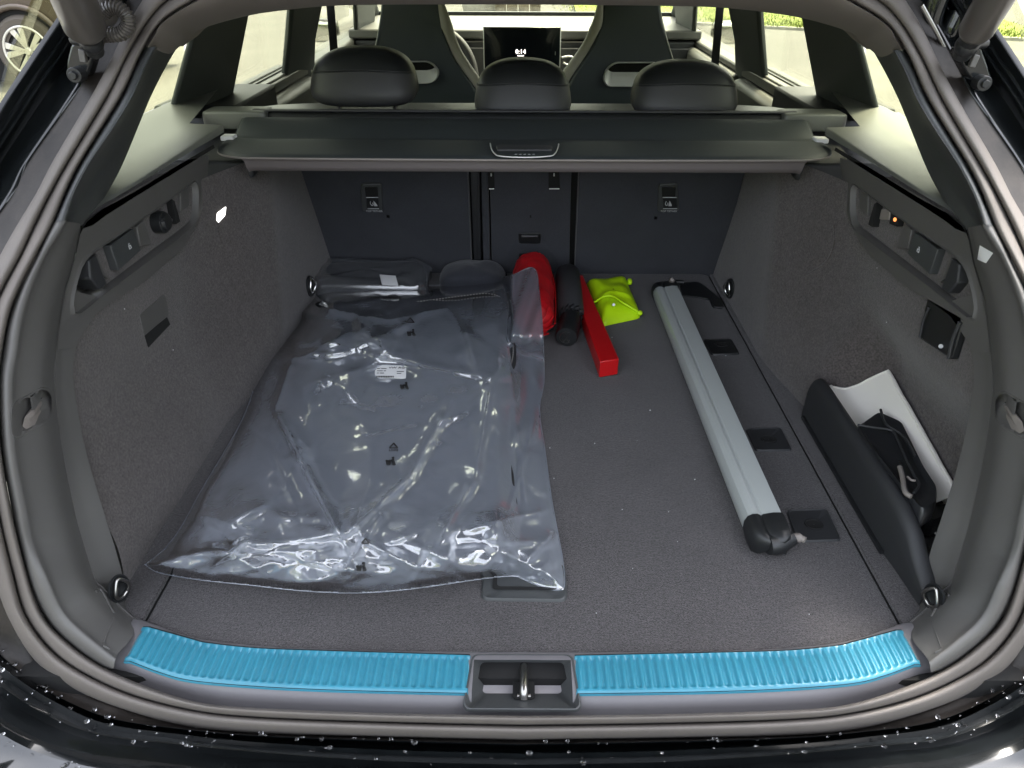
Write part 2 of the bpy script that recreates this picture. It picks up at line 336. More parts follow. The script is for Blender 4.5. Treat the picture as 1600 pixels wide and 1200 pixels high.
# the bumper is one smooth sheet of its own below the boot opening
xs = np.linspace(-.92, .92, 93)
r4f = np.array(sorted([tuple(p) for p in r4 if p[2] < .10], key=lambda p: p[0]))
def bump_row(dy, z):
    e = np.interp(np.abs(xs), [0, .3, .5, .7, .92], [.424, .428, .45, .52, .75]); return np.stack([xs, e+dy, np.full_like(xs, z)], 1)
brow = [np.stack([r4f[:, 0], r4f[:, 1], r4f[:, 2]], 1)]
rs = lambda R: np.stack([np.interp(xs, R[:, 0], R[:, k]) for k in range(3)], 1)
b0 = rs(r4f); b0[:, 0] = np.interp(xs, [-.92, .92], [r4f[0, 0], r4f[-1, 0]]); b0 = np.stack([b0[:, 0], np.interp(b0[:, 0], r4f[:, 0], r4f[:, 1]), np.interp(b0[:, 0], r4f[:, 0], r4f[:, 2])], 1)
b1 = b0*[1.02, 1, 1]+[0, -.012, -.004]; b2 = b0*[1.05, 1, .8]+[0, -.045, -.02]; b3 = b0*[1.1, 1, .5]+[0, -.085, -.045]; b4 = b0*[1.14, 1, .3]+[0, -.10, -.12]; b5 = b0*[1.16, 1, .2]+[0, -.075, -.34]
bumper = obj('rear_bumper', *loft(across([b0, b1, b2, b3, b4, b5], 4)), 'bumperpaint', car, smooth=60)
keep = np.array([p for p in range(len(r4)) if r4[p][2] > .06 and r4[p][0] < 0])
side = [r4[keep]]
sk = lambda R, dx, dy, dz: R+np.array([dx, dy, dz])
RK = r4[keep]; lowk = np.clip((.36-RK[:, 2])/.06, 0, 1)[:, None]      # above the waistline only the narrow rear pillar goes forward
def qk(dx, dy): return RK+np.array([1, 0, 0])*(dx*lowk+max(dx*.5, -.012)*(1-lowk))+np.array([0, 1, 0])*(dy*lowk+min(dy, .16)*(1-lowk))-np.array([0, 0, .03])*lowk*min(1, dy)
qrows = [RK, qk(-.012, .02), qk(-.03, .12), qk(-.06, .45), qk(-.08, .9), qk(-.08, 1.2)]
for vf in (loft(qrows), mirr(loft(qrows))): obj('quarter_panel', *vf, 'paint', car, smooth=60)
obj('roof_panel', *merge([box(-.60, .60, 1.06, 3.1, .775, .80), box(-.60, .60, .975, 1.06, .748, .79), box(-.72, -.58, 1.04, 3.1, .742, .79), box(.58, .72, 1.04, 3.1, .742, .79)]), 'paint', car, bevel=.01)
obj('headliner', *merge([box(-.60, .60, 1.22, 3.0, .735, .772)]), 'roof', car, bevel=.02)
# ---- raised drops of rain on the bumper and frame
bv = np.array([v.co for v in bumper.data.vertices]); V = []
fr = np.vstack([bv[:int(len(bv)*.75)], np.vstack(ch[5:8])[::1], np.vstack(ch[:2])])
fr = fr[(fr[:, 2] < .30) & (fr[:, 1] < .60)]
for i in range(1000):
    p = fr[rnd.randrange(len(fr))]+np.array([rnd.uniform(-.01, .01), rnd.uniform(-.002, .002), .0005]); s = rnd.choice([.0007, .0009, .0012, .0016, .0021, .0030]) * rnd.uniform(.7, 1.2)
    V.append(superell(p, (s*rnd.uniform(.8, 1.4), s, s*.55), 1, 1, 7, 4))
tag(obj('rain_drop', *merge(V), 'drop', car, smooth=180), kind='stuff')

# ---- side trim beside the opening (left, then mirrored)
TG2 = [(175,1052),(125,1018),(80,977),(50,920),(30,850),(19,800),(2,700),(-2,600),(3,550),(13,500),(31,450),(56,400),(70,372),(83,346)]
TI3 = [(180,1031),(138,998),(98,960),(72,905),(50,850),(40,800),(22,700),(18,600),(25,550),(33,500),(48,450),(70,400),(86,374),(103,345)]
TAB = [(212,967),(186,944),(162,918),(148,902),(132,850),(118,800),(98,700),(86,600),(88,550),(93,500),(102,450),(116,405),(122,375),(127,353)]
TC = [(217,966),(207,952),(200,930),(192,900),(178,850),(162,800),(133,700),(115,600),(118,545),(135,500),(175,470)]
TY = np.array([.545,.557,.572,.585,.602,.61,.63,.66,.68,.70,.73,.765,.782,.80])
XAB = [-.477,-.500,-.515,-.528,-.540,-.545,-.550,-.550,-.550,-.550,-.550,-.550,-.550,-.550]
g2 = spl(up(TG2, TY+.016), 4); i3 = spl(up(TI3, TY+.006), 4); g2b = spl(up(lp(TG2, TI3, .35), TY+.003), 4)
ab = spl(np.array([PX(u, v, x) for (u, v), x in zip(TAB, XAB)]), 4)
g2[0][2] = max(g2[0][2], 0); g2a = g2+[-.014, .022, -.004]
mid = i3*.45+ab*.55+np.array([.006, 0, 0]); i3b = i3*.85+ab*.15; ab0 = ab+np.array([0, -.004, 0])
XC = [-.477,-.496,-.507,-.515,-.524,-.530,-.545,-.550,-.551,-.551,-.551]
cc = spl(np.array([PX(u, v, x) for (u, v), x in zip(TC, XC)]), 4); nC = len(cc)
fine = lambda R: np.array([np.interp(np.linspace(0, len(R)-1, (len(R)-1)*3+1), np.arange(len(R)), R[:, k]) for k in range(3)]).T
tv = loft([fine(np.array(r)) for r in np.array(across([g2a, g2, g2b, i3, i3b, mid, ab0, ab], 10)).transpose(1, 0, 2)])
from mathutils.bvhtree import BVHTree
tvtree = BVHTree.FromPolygons([tuple(p) for p in tv[0]], tv[1])
def hit(u, v, off=0.0, d=(0, 0, 0)):
    r = ray(u, v); r = r/np.linalg.norm(r); h = tvtree.ray_cast(Vector(CAM), Vector(r))[0]
    return (np.array(h) if h is not None else PY(u, v, .70))-r*off+np.array(d)
RQ = roundpoly([(21,640),(25,630),(66,608),(76,611),(81,620),(80,648),(70,658),(32,680),(22,677),(20,665)], 8)
RQb = RQ.mean(0)+(RQ-RQ.mean(0))*1.02
cxy = np.array([proj(tv[0][list(q)].mean(0)) for q in tv[1]]); ph_ = RQb
def inpoly(P, Q):
    c = np.zeros(len(P), bool); x, y = P[:, 0], P[:, 1]; j = len(Q)-1
    for i in range(len(Q)):
        k = ((Q[i][1] > y) != (Q[j][1] > y)) & (x < (Q[j][0]-Q[i][0])*(y-Q[i][1])/(Q[j][1]-Q[i][1]+1e-12)+Q[i][0]); c ^= k; j = i
    return c
tv = (tv[0], [q for q, k in zip(tv[1], inpoly(cxy, ph_)) if not k])
cs = across([ab[:nC], ab[:nC]*.5+cc*.5+[-.0015, 0, 0], cc, cc+[-.012, .01, 0]], 2)
side_trims = []
for f in (lambda q: q, mirr):
    side_trims.append(obj('side_trim', *f(merge([tv, loft(cs)])), 'trim', car, smooth=42))
# ---- upper side panel with its utility recess, in the plane x = +-0.55
X5 = .55
pan_out = [(127,353),(122,375),(116,405),(102,450),(93,500),(88,545),(118,545),(135,500),(175,470),(225,440),(282,390),(303,357),(316,325),(322,285),(326,242),(290,251),(245,276),(200,301),(160,325)]
rec = [(111,484),(113,462),(118,440),(126,415),(136,402),(150,391),(190,364),(240,330),(290,292),(304,283),(306,300),(306,330),(302,350),(280,368),(200,428),(150,466),(118,492)]
yz = lambda P: np.array([PX(u, v, -X5)[1:] for u, v in P])
recw = resamp(roundpoly(yz(rec), .012), 72); outw = yz(pan_out)
c0 = recw.mean(0)
def cast(poly, c, d):
    best = None
    for i in range(len(poly)):
        a, b = poly[i], poly[(i+1) % len(poly)]; e = b-a; den = d[0]*(-e[1])+d[1]*e[0]
        if abs(den) < 1e-12: continue
        r = a-c; t = (r[0]*(-e[1])+r[1]*e[0])/den; s = (d[0]*r[1]-d[1]*r[0])/den
        if t > 0 and -1e-6 <= s <= 1+1e-6 and (best is None or t > best): best = t
    return c+d*best
ax = np.array([.36, .03]); ax /= np.linalg.norm(ax)
outp = []
for p in recw:            # match each rim point with the panel outline, seen from the nearest point of the recess axis
    q = c0+ax*np.clip(np.dot(p-c0, ax), -.11, .11); d = (p-q)/max(1e-6, np.linalg.norm(p-q)); outp.append(cast(outw, q, d))
outp = np.array(outp)
to3 = lambda P, x: np.column_stack([np.full(len(P), -x), P])
shr = lambda P, k: P+(c0+ax*np.clip((P-c0)@ax, -.12, .12)[:, None]-P)*k
def depthx(P, x):
    return to3(P, x)
U = []
rim = [to3(outp, X5-.001), to3(outp*.3+recw*.7, X5-.001), to3(shr(recw, -.07), X5-.0015), to3(shr(recw, -.03), X5-.004), to3(recw, X5-.001), to3(shr(recw, .03), X5+.004)]
bowl = [to3(shr(recw, .03), X5+.004), to3(shr(recw, .07), X5+.022), to3(shr(recw, .12), X5+.028), to3(shr(recw, .9), X5+.028)]
for f in (lambda q: q, mirr):
    t_ = side_trims.pop(0); side_trims.append(t_)
    pn = obj('utility_panel', *f(loft([np.array(r) for r in rim], closed=True)), 'trim' , car, smooth=50)
    obj('recess_tray', *f(loft([np.array(r) for r in bowl], closed=True)), 'trim', pn, smooth=40)
    U.append(pn)
def on5(u, v, dx=0.0): return PX(u, v, -(X5-dx))
def side_box(name, quad, d_in, d_out, m, f, parent, bevel=.0015):
    """block on the side panel: quad in photo pixels (left side), proud by d_in, sunk by d_out"""
    a = np.array([on5(u, v) for u, v in quad]); a[:, 0] = -(X5-d_in); return obj(name, *f(prism(a, (-(d_in+d_out), 0, 0))), m, parent, bevel=bevel)
for k, f in enumerate((lambda q: q, mirr)):
    P = U[k]
    hk = side_box('bag_hook', [(134,407),(146,398),(158,432),(163,444),(151,453),(137,436)], .004, .02, 'softblack', f, P, .002)
    side_box('hook_tongue', [(153,400),(158,396),(171,430),(176,436),(168,432),(160,428)], -.004, .016, 'trim', f, P)
    bt = side_box('release_button', [(171,384),(207,357),(219,391),(184,423)], .0015, .02, 'trimdark', f, P, .0012)
    s = -1 if k == 0 else 1
    o = on5(203, 385, .0025) * [1 if k == 0 else -1, 1, 1]
    # seat-folding pictogram: a seat back and a seat
    pc = []
    for a_, b_, wd in (((-.0025, -.003), (.0025, -.003), .0012), ((.0025, -.003), (.0025, .001), .0012), ((.0025, .001), (-.0025, .001), .0012), ((-.0025, .001), (-.0025, -.003), .0012), ((-.0018, .001), (-.0012, .004), .0010), ((-.0012, .004), (.0012, .004), .0010)):
        pc.append(tube([o+np.array([0, -s*0+a_[0], a_[1]]), o+np.array([0, b_[0], b_[1]])], wd/2, 6))
    obj('pictogram', *merge(pc), 'print', bt)
    side_box('recess_divider', [(216,354),(228,343),(240,382),(222,384)], -.002, .024, 'trim', f, P)
    side_box('coin_slot', [(268,311),(272,314),(281,346),(275,350)], .001, .02, 'gap', f, P, .0005)
    side_box('recess_end', [(286,300),(300,286),(300,322),(287,332)], -.004, .02, 'trim', f, P)
# 12 V socket on the left, lit switch on the right
c = on5(252, 347, .0)
obj('socket_cap', *merge([tube([c+[-.02, 0, 0], c+[.006, 0, 0]], .0165, 24), tube([c+[.004, 0, 0], c+[.011, 0, 0]], [.014, .012], 24), tube([c+[.008, -.016, .008], c+[.008, .016, -.002]], .003, 8)]), 'black', U[0], bevel=.001)
m_ = lambda q: mirr(q)
side_box('square_switch', [(246,322),(260,322),(263,338),(248,339)], .002, .02, 'header', m_, U[1])
side_box('switch_well', [(234,330),(246,325),(249,345),(238,349)], .0005, .02, 'gap', m_, U[1])
oc = on5(240, 338, .004)*[-1, 1, 1]; obj('warning_lamp', *superell(oc, (.002, .0035, .003), 1, 1, 10, 6), 'orange', U[1])
# sticker of small print on the right-hand trim
sp = on5(103, 388, .0)
tq = [(2*U0-u, v) for u, v in ((1529,377),(1550,389),(1539,405),(1525,399))]
tq = np.array(tq, float); G_ = [np.array([hit(*((tq[0]*(1-a)+tq[1]*a)*(1-b)+(tq[3]*(1-a)+tq[2]*a)*b), .0018)*[-1, 1, 1] for a in np.linspace(0, 1, 6)]) for b in np.linspace(0, 1, 6)]
stk = obj('white_sticker', *loft(G_), 'label', car, smooth=180)
# ---- slot under the ledge, ledge, D-pillar trim, header (left + mirrored)
LZ = .418
edge_y = [.885, .95, 1.05, 1.15, 1.25, 1.37]
for f in (lambda q: q, mirr):
    slot = [on5(u, v, -.003) for u, v in ((124,352),(128,345),(152,328),(200,303),(288,250),(330,226))]
    slot2 = [on5(u, v, -.003) for u, v in ((125,357),(140,352),(160,337),(203,310),(290,257),(332,231))]
    obj('cover_track', *f(loft([np.array(slot)+[.004, 0, 0], np.array(slot2)+[.004, 0, 0]])), 'gap', car, smooth=0)
    e1 = np.array([on5(u, v, 0) for u, v in ((125,349),(155,323),(200,297),(288,243),(338,214),(350,207))])    # lip lower edge
    e2 = np.array([on5(u, v, -.002) for u, v in ((128,344),(155,318),(200,291),(287,236),(336,203),(349,195))])  # lip upper edge
    e0 = e1+[-.03, 0, 0]
    w0 = e2+[-.075, .03, .003]
    W = np.array([PX(u, v, -.705) for u, v in ((150,236),(178,215),(205,196),(222,185),(246,171),(262,161))]); W[0] += [0, -.3, 0]; W[1] += [0, -.12, 0]; W[:, 2] = .442
    W[-1] = (-.705, 1.72, .442); w0[:, 2] = .424
    rows = [e0, e1, e2+[.0, 0, -.002], e2+[-.003, 0, 0], w0, W+[.03, 0, -.006], W]
    obj('side_ledge', *f(loft([spl(r, 4) for r in rows])), 'ledge', car, smooth=50)
    # pale strip of ledge running forward under the cover, and the dark well for the cover cassette
    obj('cassette_mount', *f(merge([box(-.80, -.50, 1.36, 1.66, .34, .372), box(-.80, -.62, 1.661, 1.95, .33, .412)])), 'softblack', car, bevel=.006)
    DG2 = [(83,346),(103,300),(128,250),(159,200),(190,150),(210,105),(229,73)]; DI3 = [(103,345),(118,300),(145,250),(178,200),(208,150),(228,105),(245,73)]
    DD = [(127,353),(163,308),(190,260),(216,198),(237,148),(259,105),(278,72)]; DX = [-.548,-.556,-.567,-.570,-.566,-.556,-.545]
    DY = np.array([.80,.83,.86,.885,.91,.94,.96])
    a0 = spl(up(DG2, DY+.016), 4); a1 = spl(up(lp(DG2, DI3, .3), DY+.002), 4); a2 = spl(up(lp(DG2, DI3, .8), DY+.002), 4); a3 = spl(up(DI3, DY+.012), 4); dd = spl(np.array([PX(u, v, x) for (u, v), x in zip(DD, DX)]), 4)
    am = a3*.4+dd*.6+[-.012, 0, 0]; d2 = dd+[-.03, .03, 0]; d3 = dd+[-.13, .06, 0]
    obj('pillar_trim', *f(loft(across([a0+[-.014, .02, .01], a0, a1, a2, a3, am, dd, d2, d3], 3))), 'trimdark', car, smooth=50)
HG = [(229,73),(240,54),(252,35),(295,6),(345,-14),(500,-35),(818,-40)]; HH = [(278,72),(300,56),(325,37),(400,19),(470,11),(560,6),(818,5)]
hy = np.array([.96,.97,.98,1.0,1.01,1.01,1.01]); hY = np.array([1.266,1.28,1.27,1.23,1.21,1.19,1.18])
h0 = spl(up(HG, hy+.016), 5); h1 = spl(up(lp(HG, HH, .12), hy+.004), 5); h3 = spl(up(HH, hY), 5); h2 = h1*.45+h3*.55+[0, 0, -.010]; h4 = h3+[0, .03, .01]; h5 = h3+[0, .06, .14]
hA = h0+[0, .02, .018]; hA[:, 0] -= .014*np.linspace(1, 0, len(hA))
for r in (hA, h0, h1, h2, h3, h4, h5): r[-1][0] = 0
def fullopen(R): Q = R[::-1][1:].copy(); Q[:, 0] *= -1; return np.vstack([R, Q])
obj('header_trim', *loft(across([fullopen(r) for r in (hA, h0, h1, h2, h3, h4, h5)], 3)), 'header', car, smooth=60)
# pull recess in each lower side trim, and the moulded arrow ridge below it
for k, f in enumerate((lambda q: q, mirr)):
    cq_ = RQ.mean(0); hq_ = lambda k, off: np.array([hit(*(cq_+(p-cq_)*k), off) for p in RQ]); inn = np.array([-.010, .034, -.004])
    A0, A1, A2 = hq_(1.16, -.001), hq_(1.10, .0016), hq_(1.0, .0008); c0q = A2.mean(0)
    hr = obj('pull_recess', *f(loft([A0, A1, A2, c0q+(A2-c0q)*.97+inn*.25, c0q+(A2-c0q)*.80+inn*.85, c0q+(A2-c0q)*.7+inn, c0q+(A2-c0q)*.03+inn], closed=True)), 'trim', car, smooth=45)
    ctch = [hit(u, v, -.004) for u, v in ((34,667),(38,651),(48,642),(56,643),(54,650),(50,655),(56,664),(58,668),(44,674))]
    obj('finger_catch', *f(prism(ctch, inn*.8)), 'header', hr, bevel=.0015)
    obj('recess_wall', *f(prism([hit(u, v, -.006) for u, v in ((47,621),(52,619),(54,642),(50,645))], inn*.7)), 'trim', hr, bevel=.001)
    ml = [hit(u, v, .0) for u, v in ((150,925),(155,920),(163,930),(171,946),(178,958))]
    mr_ = [hit(u, v, .0) for u, v in ((178,966),(170,985),(162,1006))]
    mf = [hit(u, v, .0) for u, v in ((161,1009),(171,1014))]
    obj('moulded_ridge', *f(merge([tube(np.array(spl(ml, 4)), .0016, 8), tube(np.array(spl(mr_, 4)), .0008, 8), tube(np.array(mf), .0014, 8)])), 'trim', car, smooth=60)
# ---- loading sill with two blue plates and the lock well
sx = lambda P, z: np.array([PZ(u, v, z)[:2] for u, v in P])
ZS = .006
sxs = lambda P, z: spl(sx(P, z), 6)
cP3 = sxs([(217,966),(300,995),(400,1008),(500,1013),(600,1016),(750,1018),(818,1018)], ZS); cP2 = sxs([(232,982),(300,1001),(325,1007),(400,1015),(500,1019),(600,1022),(740,1026),(818,1026)], ZS)
cP1 = sxs([(205,1030),(250,1047),(300,1060),(400,1069),(500,1074),(600,1077),(735,1080),(818,1081)], ZS)
G2w = spl(up(PG2[:7], (YA+.016)[:7]), 8)
def fn(C): C = C[np.argsort(-C[:, 0])]; return lambda x: np.interp(np.abs(x), -C[:, 0], C[:, 1])
yP3, yP2, yP1 = fn(cP3), fn(cP2), fn(cP1); gi = G2w[np.argsort(-G2w[:, 0])]
yG = lambda x: np.interp(np.abs(x), -gi[:, 0], gi[:, 1]); zG = lambda x: np.interp(np.abs(x), -gi[:, 0], gi[:, 2])
RX, RY0, RY1 = .056, .5045, .570
xs = np.array(sorted(set(np.round(np.concatenate([np.linspace(-.477, .477, 107), [-RX, RX]]), 5))))
one = np.ones_like(xs)
rows = [(yP3(xs)+.002, -.012*one), (yP3(xs)+.001, (ZS-.002)*one), (yP3(xs)-.002, ZS*one), (np.minimum(yP3(xs)-.009, RY1+0*xs) if 0 else yP3(xs)-.0115, ZS*one), (yP1(xs), (ZS-.0005)*one),
        (yG(xs)*.72+yP1(xs)*.28, (ZS-.004)*one*.6+.4*zG(xs)), (yG(xs)+.004, zG(xs)*.8+.2*ZS), (yG(xs)-.001, zG(xs)-.004), (yG(xs)-.010, zG(xs)-.022)]
R3 = [np.column_stack([xs+(np.sign(xs)*.026*sm((np.abs(xs)-.465)/.012) if k >= 5 else 0), y, z]) for k, (y, z) in enumerate(rows)]
v, fcs = loft(R3); n = len(xs); keepf = []
for q in fcs:
    c_ = v[list(q)].mean(0)
    if abs(c_[0]) < RX and q[0]//n in (3, 4): continue
    keepf.append(q)
sill = obj('loading_sill', v, keepf, 'silltrim', car, smooth=180)
for s in (-1, 1):
    obj('sill_joint', *box(s*.4775-.0012, s*.4775+.0012, .556, .604, .0, ZS+.0012), 'gap', sill, smooth=0)
    cx = np.linspace(.061, .459, 401); fr_ = np.linspace(0, 1, 21); rws = []
    pitch = .398/40
    for t in fr_:
        y = yP2(cx)*(1-t)+yP1(cx)*t
        rib = np.clip(np.cos(2*math.pi*(cx-.061)/pitch)*1.6, -1, 1)*.5+.5
        act = float(sm((t-.03)/.07)*sm((.965-t)/.07))
        edge = np.minimum(1, np.minimum((cx-.0595)/.004, (.4605-cx)/.004)); cz = ZS+.0025+.0016*(1-(2*t-1)**2)*.5
        rws.append(np.column_stack([s*cx, y, cz-.0026*rib*act-.001*(1-edge)]))
    sk1 = rws[-1].copy(); sk1[:, 1] -= .0026; sk1[:, 2] = ZS+.0008; sk2 = sk1.copy(); sk2[:, 2] -= .004; sk2[:, 1] -= .001
    bk = rws[0].copy(); bk[:, 1] += .0012; bk[:, 2] = ZS-.001
    rws = [bk]+rws+[sk1, sk2]
    A = np.array(rws); e0_ = A[:, :1].copy(); e0_[:, :, 2] = ZS-.001; e0_[:, :, 0] -= s*.001; e1_ = A[:, -1:].copy(); e1_[:, :, 2] = ZS-.001; e1_[:, :, 0] += s*.001
    A = np.concatenate([e0_, A, e1_], 1)
    vf = loft(list(A)); 
    if s > 0: vf = (vf[0], [tuple(reversed(q)) for q in vf[1]])
    obj('sill_plate', *vf, 'blue', sill, smooth=50)
    # thin dark joint round the plate
    o_ = []
    for t0, off in ((0, .003), (1, -.0035)):
        y = (yP2(cx) if t0 == 0 else yP1(cx)); o_.append(loft([np.column_stack([s*cx, y+off, np.full_like(cx, ZS+.0006)]), np.column_stack([s*cx, y, np.full_like(cx, ZS+.0006)])]))
    obj('plate_joint', *merge(o_), 'gap', sill, smooth=0)
ro = roundpoly([(-.056, .571), (.056, .571), (.0615, .508), (.0575, .502), (-.0575, .502), (-.0615, .508)], .008, 4)
def rr(k, z, sx_=1.0, y0=0, y1=0):
    q = ro.copy(); q[:, 0] *= k*sx_; q[:, 1] = .5365+(q[:, 1]-.5365)*k+y0; return np.column_stack([q, np.full(len(q), z)])
fl_ = ro.copy(); flo = np.column_stack([fl_[:, 0]*.74, .556+(fl_[:, 1]-.5365)*.50, np.full(len(fl_), -.019)])
fl2 = np.column_stack([fl_[:, 0]*.72, .556+(fl_[:, 1]-.5365)*.47, np.full(len(fl_), -.0195)])
mid_ = np.column_stack([fl_[:, 0]*.02, .556+(fl_[:, 1]-.5365)*.02, np.full(len(fl_), -.0195)])
well = obj('lock_well', *loft([rr(1.06, ZS-.003), rr(1.045, ZS+.0005), rr(1.02, ZS+.0012), rr(1.0, ZS-.0015), flo], closed=True), 'trimdark', sill, smooth=40)
obj('well_floor', *loft([flo, fl2, mid_], closed=True), 'wellfloor', sill, smooth=40)
s0, s1 = PZ(821, 1042, -.018), PZ(821, 1098, -.004)
slot = roundpoly([(-.0125, .574), (.0125, .574), (.0125, .522), (-.0125, .522)], .006, 4)
sp_ = np.array([(p[0]+.0018, p[1], -.0180+.018*max(0, (.541-p[1])/.03)) for p in slot]); obj('lock_slot', *prism(sp_, (0, 0, .0012)), 'gap', sill, smooth=0)
st = [(0.002, .572, -.018), (0.002, .566, -.009), (.002, .545, -.002), (.002, .530, -.001), (.002, .524, -.008)]
obj('striker', *merge([tube(spl(st, 4), .0048, 14), tube([(-.0055, .528, -.009), (.0095, .528, -.009)], .003, 10)]), 'steel', sill, smooth=60)
# ---- boot floor
YB = 1.745
xs = np.linspace(-.466, .466, 60); yf = yP3(xs)-.001
fr_ = [(yf-.002, -.01), (yf, -.003), (yf+.003, 0.0), (yf*.66+YB*.34, 0.0), (yf*.33+YB*.67, 0.0), (YB+0*xs, 0.0), (YB+0*xs, -.01)]
R = [np.column_stack([xs, y, z+0*xs]) for y, z in fr_]
for r in R: r[0, 2] -= .006; r[-1, 2] -= .006
for r in R: r[1, 2] += 0
flr = obj('boot_floor', *loft(R), 'carpet', car, smooth=40)
obj('floor_tray', *box(-.66, .66, .55, 1.80, -.05, -.0075), 'gap', car)
for s in (-1, 1):
    a = np.array([(.469, .560), (.469, 1.20), (.469, 1.76), (.60, 1.76), (.60, .585), (.5, .575)]) if s < 0 else np.array([(.469, .560), (.469, 1.76), (.66, 1.76), (.66, .6), (.5, .575)])
    lw = obj('floor_ledge', *prism([(s*p[0], p[1], .0) for p in (a if s > 0 else a[::-1])], (0, 0, -.007)), 'carpet', car, bevel=.0015)
def lid(name, quad, m, parent, h=.002, r=.008, hole=None):
    q = roundpoly([PZ(u, v, h) for u, v in quad], r); c = q.mean(0)
    o = obj(name, *loft([c+(q-c)*1.03-[0, 0, h+.001], c+(q-c)*1.0, c+(q-c)*.97+[0, 0, .0012], c+(q-c)*.92, c+(q-c)*.02], closed=True), m, parent, smooth=30)
    if hole is not None:
        hc = PZ(hole[0], hole[1], h+.0012); th = np.linspace(0, 2*math.pi, 33)[:-1]
        ov = lambda a, b, z: np.column_stack([hc[0]+a*np.cos(th), hc[1]+b*np.sin(th), np.full(32, z)])
        obj('finger_hole', *loft([ov(.0135, .011, h+.0006), ov(.0125, .010, h+.0022), ov(.0105, .0085, h+.001), ov(.001, .001, h+.0006)], closed=True), 'gap', o, smooth=30)
    return o
lid('anchor_cover', [(1165,670),(1220,668),(1238,703),(1181,704)], 'softblack', car, hole=(1201, 686))
lid('anchor_cover', [(1229,797),(1292,795),(1315,844),(1245,846)], 'softblack', car, hole=(1272, 819))
lid('anchor_cover', [(1098,531),(1143,530),(1156,553),(1112,554)], 'black', car, hole=(1127, 538))
fh = lid('floor_handle', [(757,880),(882,880),(886,938),(752,936)], 'trimdark', car, h=.003, r=.012)
obj('grip_well', *loft([np.array(roundpoly([PZ(u, v, .0045) for u, v in q], .006)) for q in (((772,888),(868,888),(871,922),(769,921)), ((778,893),(862,893),(864,917),(776,916)))], closed=True), 'gap', fh, smooth=0)
# ---- carpeted side walls (the rear of the wheel arch stands proud of the wall)
ymin = lambda z: np.interp(z, sorted(cc[:, 2]), cc[np.argsort(cc[:, 2]), 1])
zs = np.concatenate([np.linspace(-.012, .12, 12), np.linspace(.14, .418, 20)])
def wall(right):
    rows = []
    for z in zs:
        y0 = max(.60, float(ymin(max(z, 0)))+.002) if z < .31 else .9
        if right: y0 = min(y0, .80)
        ys = np.linspace(y0, 1.80, 90)
        base = .514+.046*float(sm(z/.2))
        if right: base = base+.075*(1-sm((ys-1.03)/.09))*float(1-sm((z-.10)/.14))
        yc = 1.03+.36*max(0, z-.02)
        t = sm((ys-yc)/.30)
        x = base*(1-t)+(.477+.012*z/.4)*t
        x = x+.0012*np.array([mn.noise((float(y)*7, z*7, 3 if right else 1)) for y in ys])
        x = x-.0030*np.exp(-((ys-yc-.26)/.02)**2)*float(sm((z-.02)/.05))
        rows.append(np.column_stack([x if right else -x, ys, z*(1-.115*sm((ys-1.10)/.14))]))
    vf = loft(rows)
    return vf if right else (vf[0], [tuple(reversed(q)) for q in vf[1]])
wl = obj('side_wall', *wall(False), 'wallcarpet', car, smooth=80)
wr = obj('side_wall', *wall(True), 'wallcarpet', car, smooth=80)
def wtree(vf): return BVHTree.FromPolygons([tuple(p) for p in vf[0]], [tuple(q) for q in vf[1]])
WT = {False: wtree(wall(False)), True: wtree(wall(True))}
def whit(u, v, off=0.0):
    r = ray(u, v); r = r/np.linalg.norm(r); h = WT[u > U0].ray_cast(Vector(CAM), Vector(r))[0]
    return (np.array(h) if h is not None else PX(u, v, .55 if u > U0 else -.55))-r*off
# lashing rings
def lash(c, n, s, m='chrome'):
    """pear-shaped wire loop on a dished plate; n points into the boot"""
    n = Vector(n).normalized(); upz = Vector((0, 0, 1)); side = n.cross(upz).normalized(); c = Vector(c)
    P = [c+side*a*s+upz*b*s+n*d*s for a, b, d in ((-.4, -.6, .15), (-.62, -.1, .3), (-.42, .45, .3), (0, .95, .2), (.42, .45, .3), (.62, -.1, .3), (.4, -.6, .15), (0, -.75, .1), (-.4, -.6, .15))]
    th = np.linspace(0, 2*math.pi, 25)[:-1]
    el = lambda k, d: np.array([tuple(c+side*math.cos(t)*s*.8*k+upz*math.sin(t)*s*1.1*k+n*d*s) for t in th])
    pl = obj('lashing_plate', *loft([el(1.12, -.1), el(1.08, .08), el(.95, .08), el(.7, -.06), el(.05, -.1)], closed=True), 'black', car, smooth=40)
    obj('lashing_loop', *tube(spl([tuple(p) for p in P], 4), s*.13, 8), m, pl, smooth=60)
lash(PX(1141, 451, .474)+[-.002, 0, 0], (-1, -.25, .1), .020); lash(PX(484, 447, -.476)+[.002, 0, 0], (1, -.25, .1), .020)
lash(PX(1452, 932, .499)+[.004, -.002, 0], (-1, -.35, .3), .017, 'steel'); lash(PX(184, 920, -.502)+[.002, 0, 0], (1, -.35, .3), .017, 'steel')
# little things let into the carpeted walls
def wx(v): return .552
q = [whit(u, v, .002) for u, v in ((218,492),(255,461),(259,463),(267,508),(262,495),(248,506),(226,525))]
fl_p = obj('wall_flap', *prism(q, (-.008, 0, 0)), 'trim', car, bevel=.0008)
obj('flap_opening', *prism([whit(u, v, .0012) for u, v in ((226,524),(248,506),(247,500),(258,488),(266,507),(232,543))], (-.006, 0, 0)), 'gap', fl_p)
glint = obj('glint_tab', *prism([whit(u, v, .003) for u, v in ((341,333),(354,323),(352,337),(342,348),(340,343))], (-.006, 0, 0)), mat('glowing_glint', (.9, .9, .88), .4, emit=(1, .97, .9), es=.55), car, bevel=.001)  # bright glint on the wall, drawn as a small glowing white tab
q = [PX(u, v, .549) for u, v in ((1449,463),(1505,495),(1485,562),(1433,527))]
bxo = obj('wall_bracket', *prism(q, (.012, 0, 0)), 'black', car, bevel=.003)
